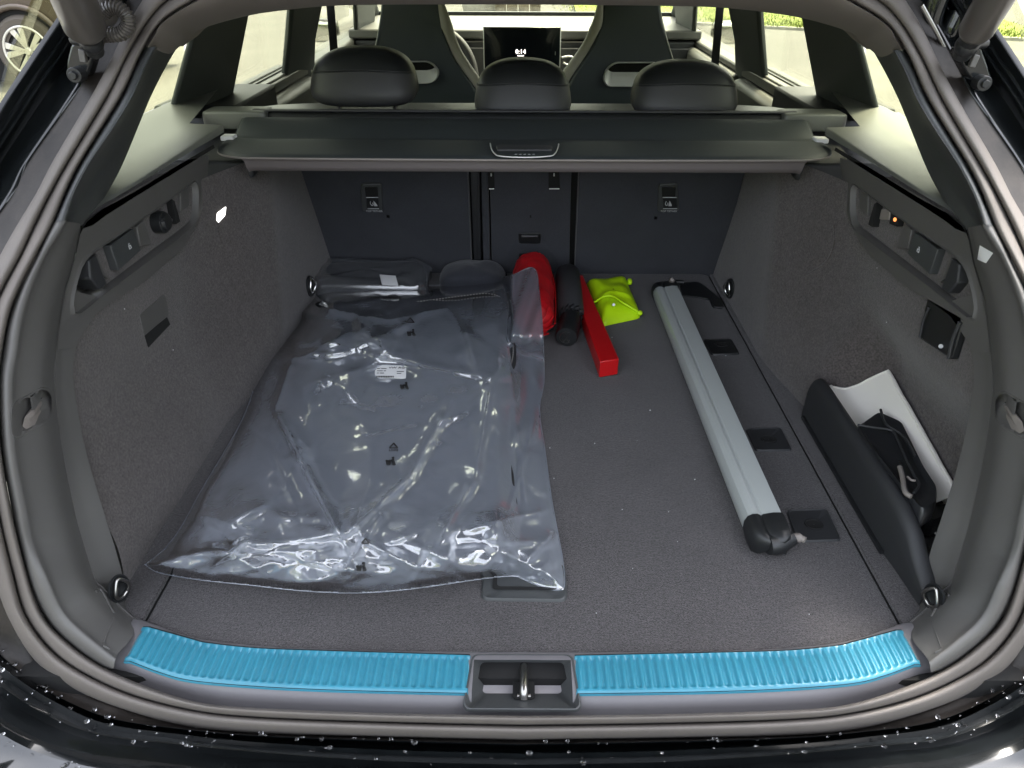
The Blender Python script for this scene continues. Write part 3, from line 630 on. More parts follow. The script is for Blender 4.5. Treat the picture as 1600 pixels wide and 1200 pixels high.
multi('bracket_edge', ([tube(spl([PX(1452,480,.546), PX(1443,500,.545), PX(1437,527,.546)], 4), .0018, 8), tube(spl([PX(1500,503,.546), PX(1489,530,.545), PX(1482,560,.546)], 4), .0026, 8)]), 'softblack', bxo)
obj('bracket_badge', *tube([PX(1470, 541, .548), PX(1470, 541, .5465)], .0028, 14), 'print', bxo)
obj('carpet_crease', *tube(spl([whit(u, v, -.0006) for u, v in ((1303,352),(1304,375),(1298,398),(1285,415),(1262,428))], 4), .0022, 6), 'wallcarpet', wr, smooth=60)
obj('carpet_crease', *tube(spl([whit(u, v, -.0004) for u, v in ((340,346),(341,362),(346,378),(356,392))], 4), .0016, 6), 'wallcarpet', wl, smooth=60)
# ---- rear seat backs
SP0, SN = (0, 1.735, 0), (0, .40, .165)
sp = lambda u, v, d=0.0: PP(u, v, (0, 1.735-d, 0), SN)
def seatpanel(quad, name, th=.05, r=.012, m='seatcarpet', d=0):
    q = roundpoly([sp(u, v, d) for u, v in quad], r); c = q.mean(0); nn = np.array([0, -.924, -.381])
    return obj(name, *loft([c+(q-c)*1.0-nn*th, c+(q-c)*1.0-nn*.008, c+(q-c)*.992, c+(q-c)*.97+nn*.001, c+(q-c)*.02+nn*.004], closed=True), m, car, smooth=40)
sl = seatpanel([(455,215),(729,215),(738,436),(500,436)], 'seat_back'); sc_ = seatpanel([(764,215),(894,215),(889,436),(769,436)], 'seat_back', r=.006); sr_ = seatpanel([(907,215),(1178,215),(1122,440),(897,440)], 'seat_back')
seatpanel([(733,215),(748,215),(752,436),(742,436)], 'seat_gap_strip', d=-.006, r=.003, m='softblack'); seatpanel([(751,215),(761,215),(766,436),(756,436)], 'seat_gap_strip', d=-.002, r=.003, m='seatcarpet')
obj('seat_gap', *prism([sp(440,215,-.03), sp(1190,215,-.03), sp(1150,450,-.03), sp(480,450,-.03)], (0, .02, .01)), 'gap', car)
def onseat(name, quad, m, parent, dfront, th=.01, r=.002, bevel=0):
    q = roundpoly([sp(u, v, dfront) for u, v in quad], r); return obj(name, *prism(q, (0, th, th*.4)), m, parent, smooth=30, bevel=bevel)
nrm = np.array([0, -.924, -.381]); updir = np.array([0, -.381, .924])
for par, cx_, w0, tw in ((sl, 581, 0, 0), (sr_, 1047, 0, -1)):
    sk_ = 5 if tw == 0 else -5
    fo = onseat('tether_bezel', [(cx_-18,288),(cx_+12+3*(tw==0),287),(cx_+15+(tw==0)*3,330),(cx_-15-(tw!=0)*5,331)], 'trimdark', par, .008, .010, .008, .002)
    onseat('tether_well', [(cx_-12+sk_*.2,293),(cx_+9,293),(cx_+9+sk_*.2,308),(cx_-11+sk_*.3,308)], 'gap', fo, .0095, .002)
    onseat('tether_flap', [(cx_-10+sk_*.3,310),(cx_+10,310),(cx_+11+sk_*.1,326),(cx_-9+sk_*.3,326)], 'black', fo, .0098, .002)
    p0 = sp(cx_+sk_*.5, 318, .0115)
    ic = merge([tube(spl([p0+np.array([-.006, 0, 0])+updir*.006, p0+[-.007, 0, 0], p0+np.array([-.005, 0, 0])-updir*.005, p0+np.array([-.001, 0, 0])-updir*.004, p0+np.array([-.002, 0, 0])+updir*.002], 3), .0009, 6),
                prism([p0+np.array([.001, 0, 0])+updir*.008, p0+np.array([.004, 0, 0])+updir*.004, p0+np.array([.008, 0, 0])-updir*.004, p0+np.array([.008, 0, 0])-updir*.007, p0+np.array([.001, 0, 0])-updir*.007], nrm*.0008)])
    obj('child_seat_pictogram', *ic, 'print', fo)
    multi('bezel_bar', ([tube([sp(cx_-10+sk_*.3, 308.5, .011), sp(cx_+10, 308.5, .011)], .0009, 6), tube([sp(cx_-9+sk_*.4, 326, .011), sp(cx_+11, 326, .011)], .0009, 6)]), 'print', fo)
    text('tether_lettering', 'TOP TETHER', .0066, sp(cx_+1+sk_*.6, 330.2, .0115), (1, 0, 0), updir, 'print', fo)
for q in (((762,268),(772,268),(773,295),(763,295)), ((857,268),(874,268),(875,295),(857,295))):
    e = onseat('belt_slot', q, 'gap', sc_, .005, .004, .003); u0_ = sum(p[0] for p in q)/4
    obj('slot_lip', *merge([tube([sp(q[3][0]+1, 295, .006), sp(q[2][0]-1, 295, .006)], .0012, 6), tube([sp(u0_, 271, .007), sp(u0_, 275, .007)], .0015, 6)]), 'silver', e)
hd = onseat('hatch_latch', [(810,365),(845,365),(844,381),(811,381)], 'black', sc_, .007, .006, .004, .001)
obj('latch_grip', *tube([sp(815, 369, .011), sp(840, 369, .011)], .003, 8), 'leathergrey', hd, smooth=60)
h2_ = onseat('hatch_lower_latch', [(811,398),(842,398),(843,416),(810,416)], 'gap', sc_, .007, .006, .003); obj('latch_grip', *tube([sp(817, 410, .009), sp(836, 410, .009)], .0016, 8), 'leathergrey', h2_, smooth=60)
# rear head restraints
def headrest(cx, z0, z1, hw):
    h = (z1-z0)/2; cz = (z0+z1)/2; NU, NV = 64, 40; yc0 = 1.655
    def fn(p):
        t = (p[2]/h+1)/2; k = 1-.20*max(0, t)**2.4; return [p[0]*k, p[1]*(1-.30*t*t)+.02*t, p[2]-.010*(p[0]/hw)**2*t]
    V, Fc = superell((cx, yc0, cz), (hw, .066, h), .50, .55, NU, NV, fn); V = np.array(V)
    KR = 21; lower, upper = [], []
    for i in range(NV):
        for j in range(NU):
            q = Fc[i*NU+j]; (lower if (3 <= i < KR and NU//2+1 <= j < NU-1) else upper).append(q)
    hr = obj('head_restraint', V, upper, 'leather', car, smooth=180)
    ce = V.mean(0); V2 = V+(V-ce)*.004
    obj('lower_rear_panel', V2, lower, 'leathergrey', hr, smooth=180)
    row = V2[KR*NU+NU//2+1:KR*NU+NU]; obj('seam', *tube(row, .0012, 6), 'leather', hr, smooth=60)
    obj('seam_piping', *tube(row+[0, -.0005, .0028], .0008, 6), 'leathergrey', hr, smooth=60)
    multi('support_rod', [tube([(cx+k, 1.66, z0-.08), (cx+k, 1.66, z0+.02)], .006, 10) for k in (-.06, .06)], 'chrome', hr, smooth=60)
    return hr
headrest(-.338, .418, .530, .113); headrest(-.004, .392, .508, .104); headrest(.338, .398, .506, .113)
obj('rear_seat_top', *superell((0, 1.70, .345), (.66, .085, .06), .4, .25, 60, 16), 'leather', car, smooth=180)
obj('rear_bench', *merge([box(-.66, .66, 1.70, 2.2, -.2, -.02)]), 'leather', car, bevel=.04)
# ---- front seats seen from behind
def fseat(pts, Y, tint, handle, cream_pts, flip):
    P = np.array([PY(u, v, Y+(.03 if v < 60 else 0)) for u, v in pts]); P = roundpoly(P, .04, 5); c = P.mean(0)
    so = obj('front_seat', *loft([P+[0, .10, 0], P+[0, .02, 0], c+(P-c)*.985+[0, .004, 0], c+(P-c)*.95+[0, -.006, 0], c+(P-c)*.90+[0, -.008, 0]], closed=True), 'seatback', car, smooth=60)
    obj('seat_shell', *prism(c+(P-c)*.905+[0, -.0082, 0], (0, .004, 0)), 'seatback', so, smooth=30)
    C = spl([PY(u+(3 if not flip else -3), v, Y+.02) for u, v in cream_pts], 4)
    obj('seat_side_lining', *tube(C, [.020*(.5+.5*min(1, i/6)) for i in range(len(C))], 10), 'cream', so, smooth=60)
    hq = roundpoly([PY(u, v, Y-.028) for u, v in handle], .02, 5); hc = hq.mean(0)
    ho = obj('silver_bezel', *loft([hq+[0, .01, 0], hq, hc+(hq-hc)*.93+[0, -.006, 0], hc+(hq-hc)*[.80, 1, .42]+[0, .010, .020], hc+(hq-hc)*[.76, 1, .38]+[0, .013, .020]], closed=True), 'silver', so, smooth=40)
    obj('grip_opening', *loft([hc+(hq-hc)*[k, 1, k*.5]+[0, .011, .020] for k in (.78, .7, .02)], closed=True), 'gap', ho, smooth=0)
    return so
fseat([(596,-30),(684,-30),(688,20),(697,60),(712,95),(735,125),(752,150),(760,220),(560,220),(570,120),(584,75),(594,20)], 2.52, 0, [(620,96),(672,95),(687,110),(684,124),(672,131),(612,131)],
      [(686,5),(692,30),(698,55),(709,82),(724,106),(738,126),(748,145),(752,170)], False)
fseat([(946,-30),(1030,-30),(1034,20),(1044,60),(1056,100),(1072,140),(1080,220),(880,220),(878,150),(892,120),(912,90),(930,60),(940,20)], 2.52, 0, [(960,97),(1030,97),(1030,136),(948,136),(941,124),(946,108)],
      [(941,8),(937,35),(929,58),(917,80),(902,101),(889,119),(880,140)], True)
# ---- dashboard, screen, steering wheel, windscreen surround
d0, d1 = PY(640, 46, 3.3), PY(1000, 46, 3.3)
dsh = obj('dashboard', *box(-.72, .72, 3.30, 3.95, .372, .408), 'dash', car, bevel=.008)
obj('lower_dashboard', *box(-.70, .70, 3.31, 3.6, -.1, .366), 'softblack', dsh, bevel=.008)
obj('dashboard_strip', *box(-.71, .71, 3.284, 3.299, .10, .342), 'softblack', car, bevel=.004)
obj('windscreen_base', *box(-.74, .74, 3.96, 4.0, .30, .423), 'black', car)
a, b = PY(756, 42.5, 3.18), PY(875.5, 43.5, 3.18)
scx = (a[0]+b[0])/2; sw = b[0]-a[0]
so = obj('display_frame', *box(a[0]-.004, b[0]+.004, 3.182, 3.20, .20, a[2]+.004), 'silver', car, bevel=.003)
obj('display_glass', *box(a[0], b[0], 3.178, 3.1835, .203, a[2]), 'screen', so, bevel=.001)
text('display_time', '0:14', .024, PY(813.5, 81, 3.1775), (1, 0, 0), (0, 0, 1), 'glow', so)
obj('display_line', *box(*[PY(808.5, 86.5, 3.1775)[0], PY(818.5, 86.5, 3.1775)[0]], 3.176, 3.1776, PY(813, 87.6, 3.1775)[2], PY(813, 86.4, 3.1775)[2]), 'glow', so)
obj('display_tick', *box(*[PY(867.2, 83, 3.1775)[0], PY(868, 83, 3.1775)[0]], 3.176, 3.1776, PY(867, 86, 3.1775)[2], PY(867, 80.5, 3.1775)[2]), 'print', so)
obj('cup_ring', *tube(spl([PY(u, v, 3.2) for u, v in ((878,90),(890,88),(898,93),(896,101),(886,101),(880,98))], 3), .004, 6), 'silver', car, smooth=60)
th = np.linspace(0, 2*math.pi, 49); wc = np.array([-.375, 2.98, .27]); wa = np.array([1, 0, 0]); wb = np.array([0, .33, .944])
sw_ = obj('steering_wheel', *tube([wc+.185*(math.cos(t)*wa+math.sin(t)*wb) for t in th], .016, 10, cap=False), 'leathergrey', car, smooth=60)
obj('wheel_spoke', *merge([tube([wc, wc+.18*wa], .014, 8), tube([wc, wc-.18*wa], .014, 8), tube([wc, wc-.17*wb], .014, 8), superell(wc, (.06, .02, .05), .6, .6, 20, 10)]), 'softblack', sw_, smooth=60)
# ---- pillars, doors, glass
def pillar(quad, xs_, th, name='pillar_cover', m='pillar'):
    """quad of (u, v) with the x of each corner, swept outward"""
    for f in (lambda q: q, mirr):
        q = [PX(u, v, -x) for (u, v), x in zip(quad, xs_)]; obj(name, *f(prism(q, (-th, 0, 0))), m, car, bevel=.012)
pillar([(302,60),(325,-15),(402,-40),(358,185),(268,185)], [.640, .60, .60, .70, .70], .012)
pillar([(462,-30),(512,-30),(495,60),(492,125),(448,125),(455,60)], [.60, .60, .66, .70, .70, .66], .02)
pillar([(556,-30),(590,-30),(584,70),(560,70)], [.62, .62, .70, .70], .02)
for f in (lambda q: q, mirr):
    dv = merge([box(-.80, -.655, 1.86, 2.50, -.3, .350)]); dr = obj('rear_door_card', *f(dv), 'doortop', car, bevel=.02)
    obj('door_rail', *f(merge([box(-.79, -.69, 1.84, 2.52, .352, .378), box(-.735, -.70, 1.84, 2.50, .379, .384)])), 'doortop', dr, bevel=.006)
    obj('window_strip', *f(merge([box(-.728, -.722, 1.84, 2.50, .3845, .388), box(-.748, -.742, 1.84, 2.5, .3795, .387)])), 'black', dr)
    dv = merge([box(-.82, -.665, 2.56, 3.55, -.3, .345)]); fd = obj('front_door_card', *f(dv), 'doortop', car, bevel=.02)
    obj('door_rail', *f(box(-.80, -.70, 2.56, 3.6, .347, .37)), 'doortop', fd, bevel=.006)
    # seat belt hanging behind the front seat
    obj('seat_belt', *f(prism([(-.615, 2.60, .80), (-.590, 2.60, .80), (-.60, 2.56, .36), (-.625, 2.56, .36)], (0, .003, 0))), 'softblack', car)
    # glass: quarter window, rear door window, front door window
    obj('quarter_glass', *f(prism([(-.712, .95, .44), (-.712, 1.66, .44), (-.66, 1.60, .74), (-.63, 1.20, .74), (-.64, 1.0, .60)], (-.004, 0, 0))), 'glassdark', car, smooth=0)
    obj('rear_door_glass', *f(prism([(-.735, 1.80, .37), (-.735, 2.52, .37), (-.64, 2.52, .76), (-.64, 1.86, .74)], (-.004, 0, 0))), 'glass', car, smooth=0)
    obj('front_door_glass', *f(prism([(-.75, 2.55, .36), (-.75, 3.70, .36), (-.66, 3.1, .77), (-.64, 2.55, .77)], (-.004, 0, 0))), 'glass', car, smooth=0)
    obj('window_gasket', *f(tube(spl([PX(u, v, -.707) for u, v in ((303,57),(296,90),(286,135),(279,152),(268,161),(246,172),(222,185),(205,196))], 4), .004, 8)), 'gap', car, smooth=60)
    obj('windscreen_pillar', *f(tube([(-.74, 4.0, .40), (-.72, 3.7, .55), (-.62, 3.05, .78)], .035, 8)), 'pillar', car, smooth=60)
    obj('body_side', *f(merge([prism([(-.90, 1.3, -.45), (-.90, 4.4, -.45), (-.90, 4.4, .22), (-.90, 3.7, .28), (-.88, 1.3, .30)], (.10, 0, 0)), prism([(-.89, 1.3, .28), (-.89, 3.7, .27), (-.76, 3.7, .33), (-.76, 1.3, .34)], (0, 0, .02))])), 'paint', car, bevel=.02)
    mv = superell((-.93, 3.75, .36), (.07, .05, .05), .5, .5, 24, 14); mo = obj('door_mirror', *f(mv), 'paint', car, smooth=180)
    obj('mirror_glass', *f(superell((-.93, 3.705, .36), (.058, .006, .040), .5, .3, 24, 8)), 'chrome', mo, smooth=180)
obj('windscreen', *prism([(-.72, 4.0, .42), (.72, 4.0, .42), (.60, 3.05, .77), (-.60, 3.05, .77)], (0, .004, .003)), 'glass', car, smooth=0)
obj('interior_floor', *box(-.80, .80, 1.8, 3.9, -.32, -.28), 'softblack', car)
obj('bonnet', *merge([loft([[(-.85, 4.02, .36), (0, 4.02, .41), (.85, 4.02, .36)], [(-.85, 4.6, .28), (0, 4.6, .35), (.85, 4.6, .28)], [(-.8, 5.2, .12), (0, 5.2, .20), (.8, 5.2, .12)], [(-.78, 5.3, -.4), (0, 5.35, -.4), (.78, 5.3, -.4)]])]), 'paint', car)
# ---- tailgate held open, its struts, hinges and cable hose
tg = obj('tailgate', *merge([prism([(-.60, 1.0, .84), (.60, 1.0, .84), (.70, .55, 1.10), (.74, .10, 1.30), (-.74, .10, 1.30), (-.70, .55, 1.10)], (0, .03, .06))]), 'paint', car, bevel=.015)
obj('tailgate_lining', *prism([(-.50, .96, .855), (.50, .96, .855), (.56, .15, 1.272), (-.56, .15, 1.272)], (0, .005, .01)), 'trimdark', tg, bevel=.01)
def strut(p0, p1, r, name='tailgate_strut'):
    p0, p1 = np.array(p0), np.array(p1); d = p1-p0; L = np.linalg.norm(d); d = d/L
    P = [p0-d*.0, p0+d*.004, p0+d*.010, p0+d*.05, p0+d*.30, p1]; o = obj(name, *tube(P, [r*.55, r*.85, r*.98, r, r, r*.9], 24), 'strut', car, smooth=60)
    obj('ball_joint', *merge([superell(p0-d*.014, (.013, .013, .013), 1, 1, 16, 10), tube([p0-d*.03, p0+d*.004], [.010, .0125], 12), tube([p0-d*.014, p0-d*.014+np.array([-.03*np.sign(p0[0])*-1, .02, 0])], .006, 10)]), 'black', o, smooth=60)
    return o
strut(PY(137, 52, .90), PY(80, -90, .82), .0222)
strut(PY(1520, 56, .90), PY(1606, -90, .82), .0188)
for k, (uu, f_) in enumerate((((106,52),(130,70),(122,120),(98,124),(92,108)), ((1500,72),(1530,62),(1556,128),(1530,138),(1516,120))) and [(((112,62),(150,75),(135,125),(106,122),(102,104)), 1), (((1492,78),(1530,64),(1552,126),(1530,136),(1512,118)), 1)]):
    P = [PY(u, v, .925) for u, v in uu]; br = obj('strut_bracket', *prism(roundpoly(P, .01), (0, .02, 0)), 'paint', car, bevel=.003)
    bc = PY(*((118, 117) if k == 0 else (1536, 130)), .915)
    obj('bracket_bolt', *merge([tube([bc+[0, .012, 0], bc+[0, -.004, 0]], .0085, 18), tube([bc+[0, 0, 0], bc+[0, -.008, 0]], .005, 6)]), 'black', br, bevel=.0008, smooth=40)
    bc2 = PY(*((127, 88) if k == 0 else (1523, 96)), .915); obj('bracket_pad', *prism([bc2+[-.004, 0, -.006], bc2+[.003, 0, -.007], bc2+[.005, 0, .006], bc2+[-.002, 0, .008]], (0, .006, 0)), 'trim', br, bevel=.001)
for pts in (((168,-20),(160,12),(176,8),(196,10)), ((1470,-20),(1452,40),(1476,60),(1500,20))):
    P = [PY(u, v, 1.0) for u, v in pts]
    obj('hinge_arm', *tube(spl(P, 4), .014, 10), 'paint', car, smooth=60)
hp = spl([PY(u, v, .93) for u, v in ((160,22),(172,12),(188,14),(199,26),(200,40),(190,52),(172,55),(158,56),(148,66))], 14)
hz = obj('cable_hose', *tube(hp, [(.0082 if (i//2) % 2 else .0064) for i in range(len(hp))], 12), 'strut', car, smooth=25)
obj('hose_boot', *tube([PY(164, -6, .97), PY(162, 8, .95), PY(165, 26, .93)], [.018, .017, .012], 16), 'strut', hz, smooth=60)
gl = spl([PY(u, v, .975) for u, v in ((1440,8),(1452,30),(1464,52),(1480,84))], 3); obj('hinge_cable', *tube(gl, .0026, 8), 'steel', car, smooth=60)

# ================================================================== luggage cover (lifts out as one piece)
lcv = thing('luggage_cover', 'dark roller luggage cover spanning the boot behind the rear head restraints', 'luggage cover', (0, 1.4, .40))
hs = obj('cover_housing', *merge([tube([(-.545, 1.555, .405), (.545, 1.555, .405)], .021, 20)]), 'black', lcv, smooth=60)
obj('housing_strip', *box(-.545, .545, 1.540, 1.552, .424, .4285), 'leathergrey', lcv, bevel=.002)
for s in (-1, 1):
    obj('end_cap', *superell((s*.578, 1.553, .410), (.064, .032, .0175), .22, .22, 40, 16), 'ledge', lcv, smooth=60)
HWC = .520
def hwt(t): return .556
def yfn(x): k = np.clip((np.abs(x)-.475)/.078, 0, 1); return 1.286+.006*np.clip(np.abs(x)/.47, 0, 1)**2+.070*(1-np.sqrt(1-k*k*.999))
sc01 = np.sin(np.linspace(-math.pi/2, math.pi/2, 141)); rws = []
yc_ = 1.515
for t, z in ((0, .4175), (.05, .4195), (.20, .412), (.34, .4025), (.42, .398), (.47, .4005), (.55, .403), (.75, .402), (.90, .4005), (.96, .3995), (1.0, .3965)):
    hwid = hwt(t)
    x = sc01*hwid; y = yc_*(1-t)+yfn(x)*t; rws.append(np.column_stack([x, y, np.full_like(x, z)-.002*sm((np.abs(x)/hwid-.985)/.015)]))
pnl = obj('cover_panel', *loft(across(rws, 2)), 'cover', lcv, smooth=60)
last = rws[-1]; e1 = last+[0, .001, -.004]; e2 = last*[.88, 0, 1]+[0, 1.300, -.008]; e3 = last*[.875, 0, 1]+[0, 1.306, -.027]; e4 = last*[.87, 0, 1]+[0, 1.35, -.032]
obj('front_lip', *loft(across([last, last+[0, -.0015, -.002], e1, e1+[0, .012, -.002]], 2)), 'header', lcv, smooth=60)
obj('hanging_apron', *loft(across([last*[.885, 0, 1]+[0, 1.296, -.003], e2, e3, e4], 2)), 'coveredge', lcv, smooth=60)
for s in (-1, 1):
    cpt = np.array([s*.549, 1.405, .4035]); obj('guide_clip', *box(cpt[0]-.012, cpt[0]+.012, cpt[1]-.012, cpt[1]+.012, .400, .4085), 'label', lcv, bevel=.002)
# grip: bright U-shaped rim, dished plate and bar, and its dots
cvp = lambda u, v, dz=0: PZ(u, v, .4035+dz)
rim_ = spl([cvp(u, v, .0005) for u, v in ((766,224),(768,233),(773,240),(782,244),(820,246),(858,244),(867,240),(871,233),(873,225))], 5)
gp = obj('grip_plate', *prism(roundpoly([cvp(u, v, -.0008) for u, v in ((767,223),(772,242),(790,245),(850,245),(868,242),(872,224))], .006), (0, 0, .0012)), 'cover', lcv)
obj('grip_rim', *tube(rim_, .0011, 8), 'silver', gp, smooth=60)
obj('grip_bar', *prism(roundpoly([cvp(u, v, .0005) for u, v in ((775,231),(780,229),(860,230),(863,232),(862,237),(777,237))], .003), (0, 0, .004)), 'leathergrey', gp, bevel=.0012)
obj('grip_dots', *merge([superell(cvp(806+k*7, 241, .0008), (.0026, .0012, .0006), 1, 1, 8, 4) for k in range(5)]), 'print', gp)
# ================================================================== things in the boot
# ---- bag of floor mats
OUT = np.array([(226,882),(238,874),(262,852),(285,820),(312,770),(345,715),(372,668),(388,632),(400,596),(416,556),(440,528),(462,506),(466,497),(463,486),(480,470),(498,456),(520,448),(560,447),(640,446),(700,445),(750,439),(800,430),(826,418),(838,424),(842,450),(847,500),(850,560),(850,600),(843,640),(851,700),(862,780),(872,835),(880,880),(882,916),(872,922),(848,918),(820,906),(800,900),(740,906),(660,918),(590,925),(530,926),(460,922),(390,914),(330,908),(280,901),(244,893)], float)
OUT = np.vstack([spl(np.vstack([OUT, OUT[:1]]), 3)[:-1]])
CRE = [((430,640),(470,720),8,.018),((470,720),(535,845),10,.024),((440,665),(545,860),4,.008),((545,832),(640,745),8,.022),((640,745),(700,640),8,.015),((455,560),(430,640),8,.012),((360,700),(300,800),8,.008),((640,880),(560,840),8,.015),((690,835),(742,752),6,.014),((742,752),(768,590),9,.012),
 ((232,878),(400,852),8,.012),((400,852),(540,835),8,.014),((300,800),(405,835),5,.007),((620,560),(480,600),5,.005),((430,562),(560,548),6,.008),((560,548),(770,592),6,.007),((790,505),(805,640),8,.010),((805,640),(800,700),6,.008),
 ((806,660),(822,790),5,.007),((840,640),(795,800),5,.007),((500,480),(610,500),7,.012),((610,500),(700,480),7,.012),((700,480),(730,530),6,.007),((540,520),(470,560),6,.008),((725,510),(745,580),7,.010),((745,460),(800,450),6,.007),
 ((560,680),(650,660),5,.004),((600,800),(530,905),6,.010),((680,850),(640,915),6,.010),((720,830),(790,812),8,.013),((790,812),(850,800),8,.012),((780,860),(870,905),6,.010),((560,840),(600,800),9,.014),((330,850),(420,900),5,.007),((420,700),(460,790),4,.005),((560,540),(640,505),6,.007),((690,660),(735,640),5,.005),((480,880),(560,870),7,.009),((820,880),(868,830),6,.012),((300,870),(520,858),6,.009)]
RCRE = []
_r = random.Random(21)
for (x0, x1, y0, y1, n_, l0, l1, ang, sp__, h0_, h1_) in ((240,870,800,925,46,40,130,-.3,.6,.006,.014),(240,870,840,920,26,25,70,.7,.8,.004,.010),(462,640,455,560,34,20,70,.2,1.1,.003,.009),(640,800,440,600,10,25,80,-1.1,.6,.002,.006),
      (780,850,430,640,9,40,110,1.4,.4,.001,.003),(400,800,600,800,3,50,150,-.7,.6,.002,.005),(320,480,640,860,8,30,100,.9,.5,.002,.006),(800,875,640,910,8,30,90,1.35,.4,.002,.006),(400,560,520,640,9,20,70,-.2,.6,.002,.006)):
    for _ in range(n_):
        c_ = np.array([_r.uniform(x0, x1), _r.uniform(y0, y1)]); a_ = ang+_r.gauss(0, sp__); l_ = _r.uniform(l0, l1)/2; dv_ = np.array([math.cos(a_), math.sin(a_)*.7])*l_
        RCRE.append((c_-dv_, c_+dv_, _r.uniform(3.5, 9), _r.uniform(h0_, h1_)*_r.choice([1, 1, -.7])))
def dpoly(P, Q):
    d = np.full(len(P), 1e9)
    for i in range(len(Q)):
        a, b = Q[i], Q[(i+1) % len(Q)]; e = b-a; t = np.clip(((P-a)@e)/(e@e+1e-9), 0, 1); d = np.minimum(d, np.linalg.norm(P-(a+t[:, None]*e), axis=1))
    return d
def inside(P, Q):
    c = np.zeros(len(P), bool); x, y = P[:, 0], P[:, 1]; j = len(Q)-1
    for i in range(len(Q)):
        xi, yi, xj, yj = Q[i][0], Q[i][1], Q[j][0], Q[j][1]
        k = ((yi > y) != (yj > y)) & (x < (xj-xi)*(y-yi)/(yj-yi+1e-12)+xi); c ^= k; j = i
    return c
def Hbag(P, d):
    P = np.atleast_2d(P); u, v = P[:, 0], P[:, 1]
    back = sm((640-v)/150.); e = 1-np.exp(-d/26.)
    h = .004+(.046+.040*back)*e
    h += .022*(1-np.exp(-d/20))*sm((v-780)/55.)*(1-sm((u-790)/50.))
    h *= 1-.55*sm((u-775)/40.)*sm((v-480)/60.)
    h *= 1-.35*sm((480-u)/120.)*(1-sm((v-600)/60.))
    for (a, b, wd, ht) in CRE:
        a, b = np.array(a, float), np.array(b, float); en = b-a; L = np.linalg.norm(en); t = ((P-a)@en)/(L*L); tc = np.clip(t, 0, 1); q = P-(a+tc[:, None]*en); dd_ = np.linalg.norm(q, axis=1)
        side = np.sign(q[:, 0]*en[1]-q[:, 1]*en[0]); wv = wd*np.where(side > 0, 1.6, .8)
        h += ht*(1.0 if wd > 4.5 else .6)*np.exp(-dd_/wv)*np.minimum(1, .35+1.6*np.sin(np.pi*np.clip(tc, .03, .97)))*np.minimum(1, d/10)
    n1 = np.array([mn.noise((a*.016, b*.010, 2.3)) for a, b in P]); n2 = np.array([mn.noise((a*.03, b*.03, 7.7)) for a, b in P]); m = np.minimum(1, d/12)
    calm = 1-.85*sm((u-765)/35.); h += m*calm*(.0045*(1-np.abs(n1)*2.2)*.5+.0018*(1-np.abs(n2)*2))
    for (a, b, wd, ht) in RCRE:
        mx_ = max(abs(b[0]-a[0]), abs(b[1]-a[1]))+wd*7; cx_, cy_ = (a+b)/2; k = (np.abs(u-cx_) < mx_) & (np.abs(v-cy_) < mx_)
        if not k.any(): continue
        Q_ = P[k]; en = b-a; L = np.linalg.norm(en); t = ((Q_-a)@en)/(L*L); tc = np.clip(t, 0, 1); q = Q_-(a+tc[:, None]*en); dd_ = np.linalg.norm(q, axis=1)
        side = np.sign(q[:, 0]*en[1]-q[:, 1]*en[0]); wv = wd*np.where(side > 0, 3.6, .75)
        h[k] += ht*np.maximum(0, 1-dd_/(wv*2.0))*(.25+.75*np.sin(np.pi*np.clip(tc, .02, .98)))*m[k]
    h = h+np.minimum(1, d/14)*.024*np.exp(-((v-598)/52.)**2)*(1-sm((u-790)/40.))*sm((u-430)/60.)
    th_ = np.arctan2((v-846)*1.3, u-546); rr_ = np.hypot(u-546, (v-846)*1.3); ph = th_*2.9+.5*np.array([mn.noise((a*.006, b*.006, 9)) for a, b in P]); tri = np.abs((ph/np.pi*1.6) % 2-1)
    h = h+m*tri**1.5*.016*sm(rr_/70.)*np.exp(-rr_/230.)*calm*(1-sm((v-880)/30.)*.5)
    th2 = np.arctan2((v-470)*1.3, u-600); r2 = np.hypot(u-600, (v-470)*1.3); h = h+m*np.abs((th2*1.9+.6*n1) % 2-1)*.006*sm(r2/40.)*np.exp(-r2/110.)*calm
    wl_ = np.exp(-(((u-611)/38.)**2+((v-581)/19.)**2)**2); h = h*(1-wl_)+.083*wl_
    g = sm((u-778)/24.)*(1-sm((v-520)/50.))
    return np.maximum(np.maximum(h, .003), g*(.104+.004*np.sin(u*.2+v*.07)))
bag = thing('clear_plastic_bag', 'large crumpled clear plastic bag lying over dark mats, with a white label', 'plastic bag', (-.25, .95, 0))
ST = 2.0
gu, gv = np.arange(222, 888, ST), np.arange(412, 932, ST); GU, GV = np.meshgrid(gu, gv); PT = np.column_stack([GU.ravel(), GV.ravel()]); ins = inside(PT, OUT); DD_ = dpoly(PT, OUT)
snap = (~ins) & (DD_ < ST*1.3)
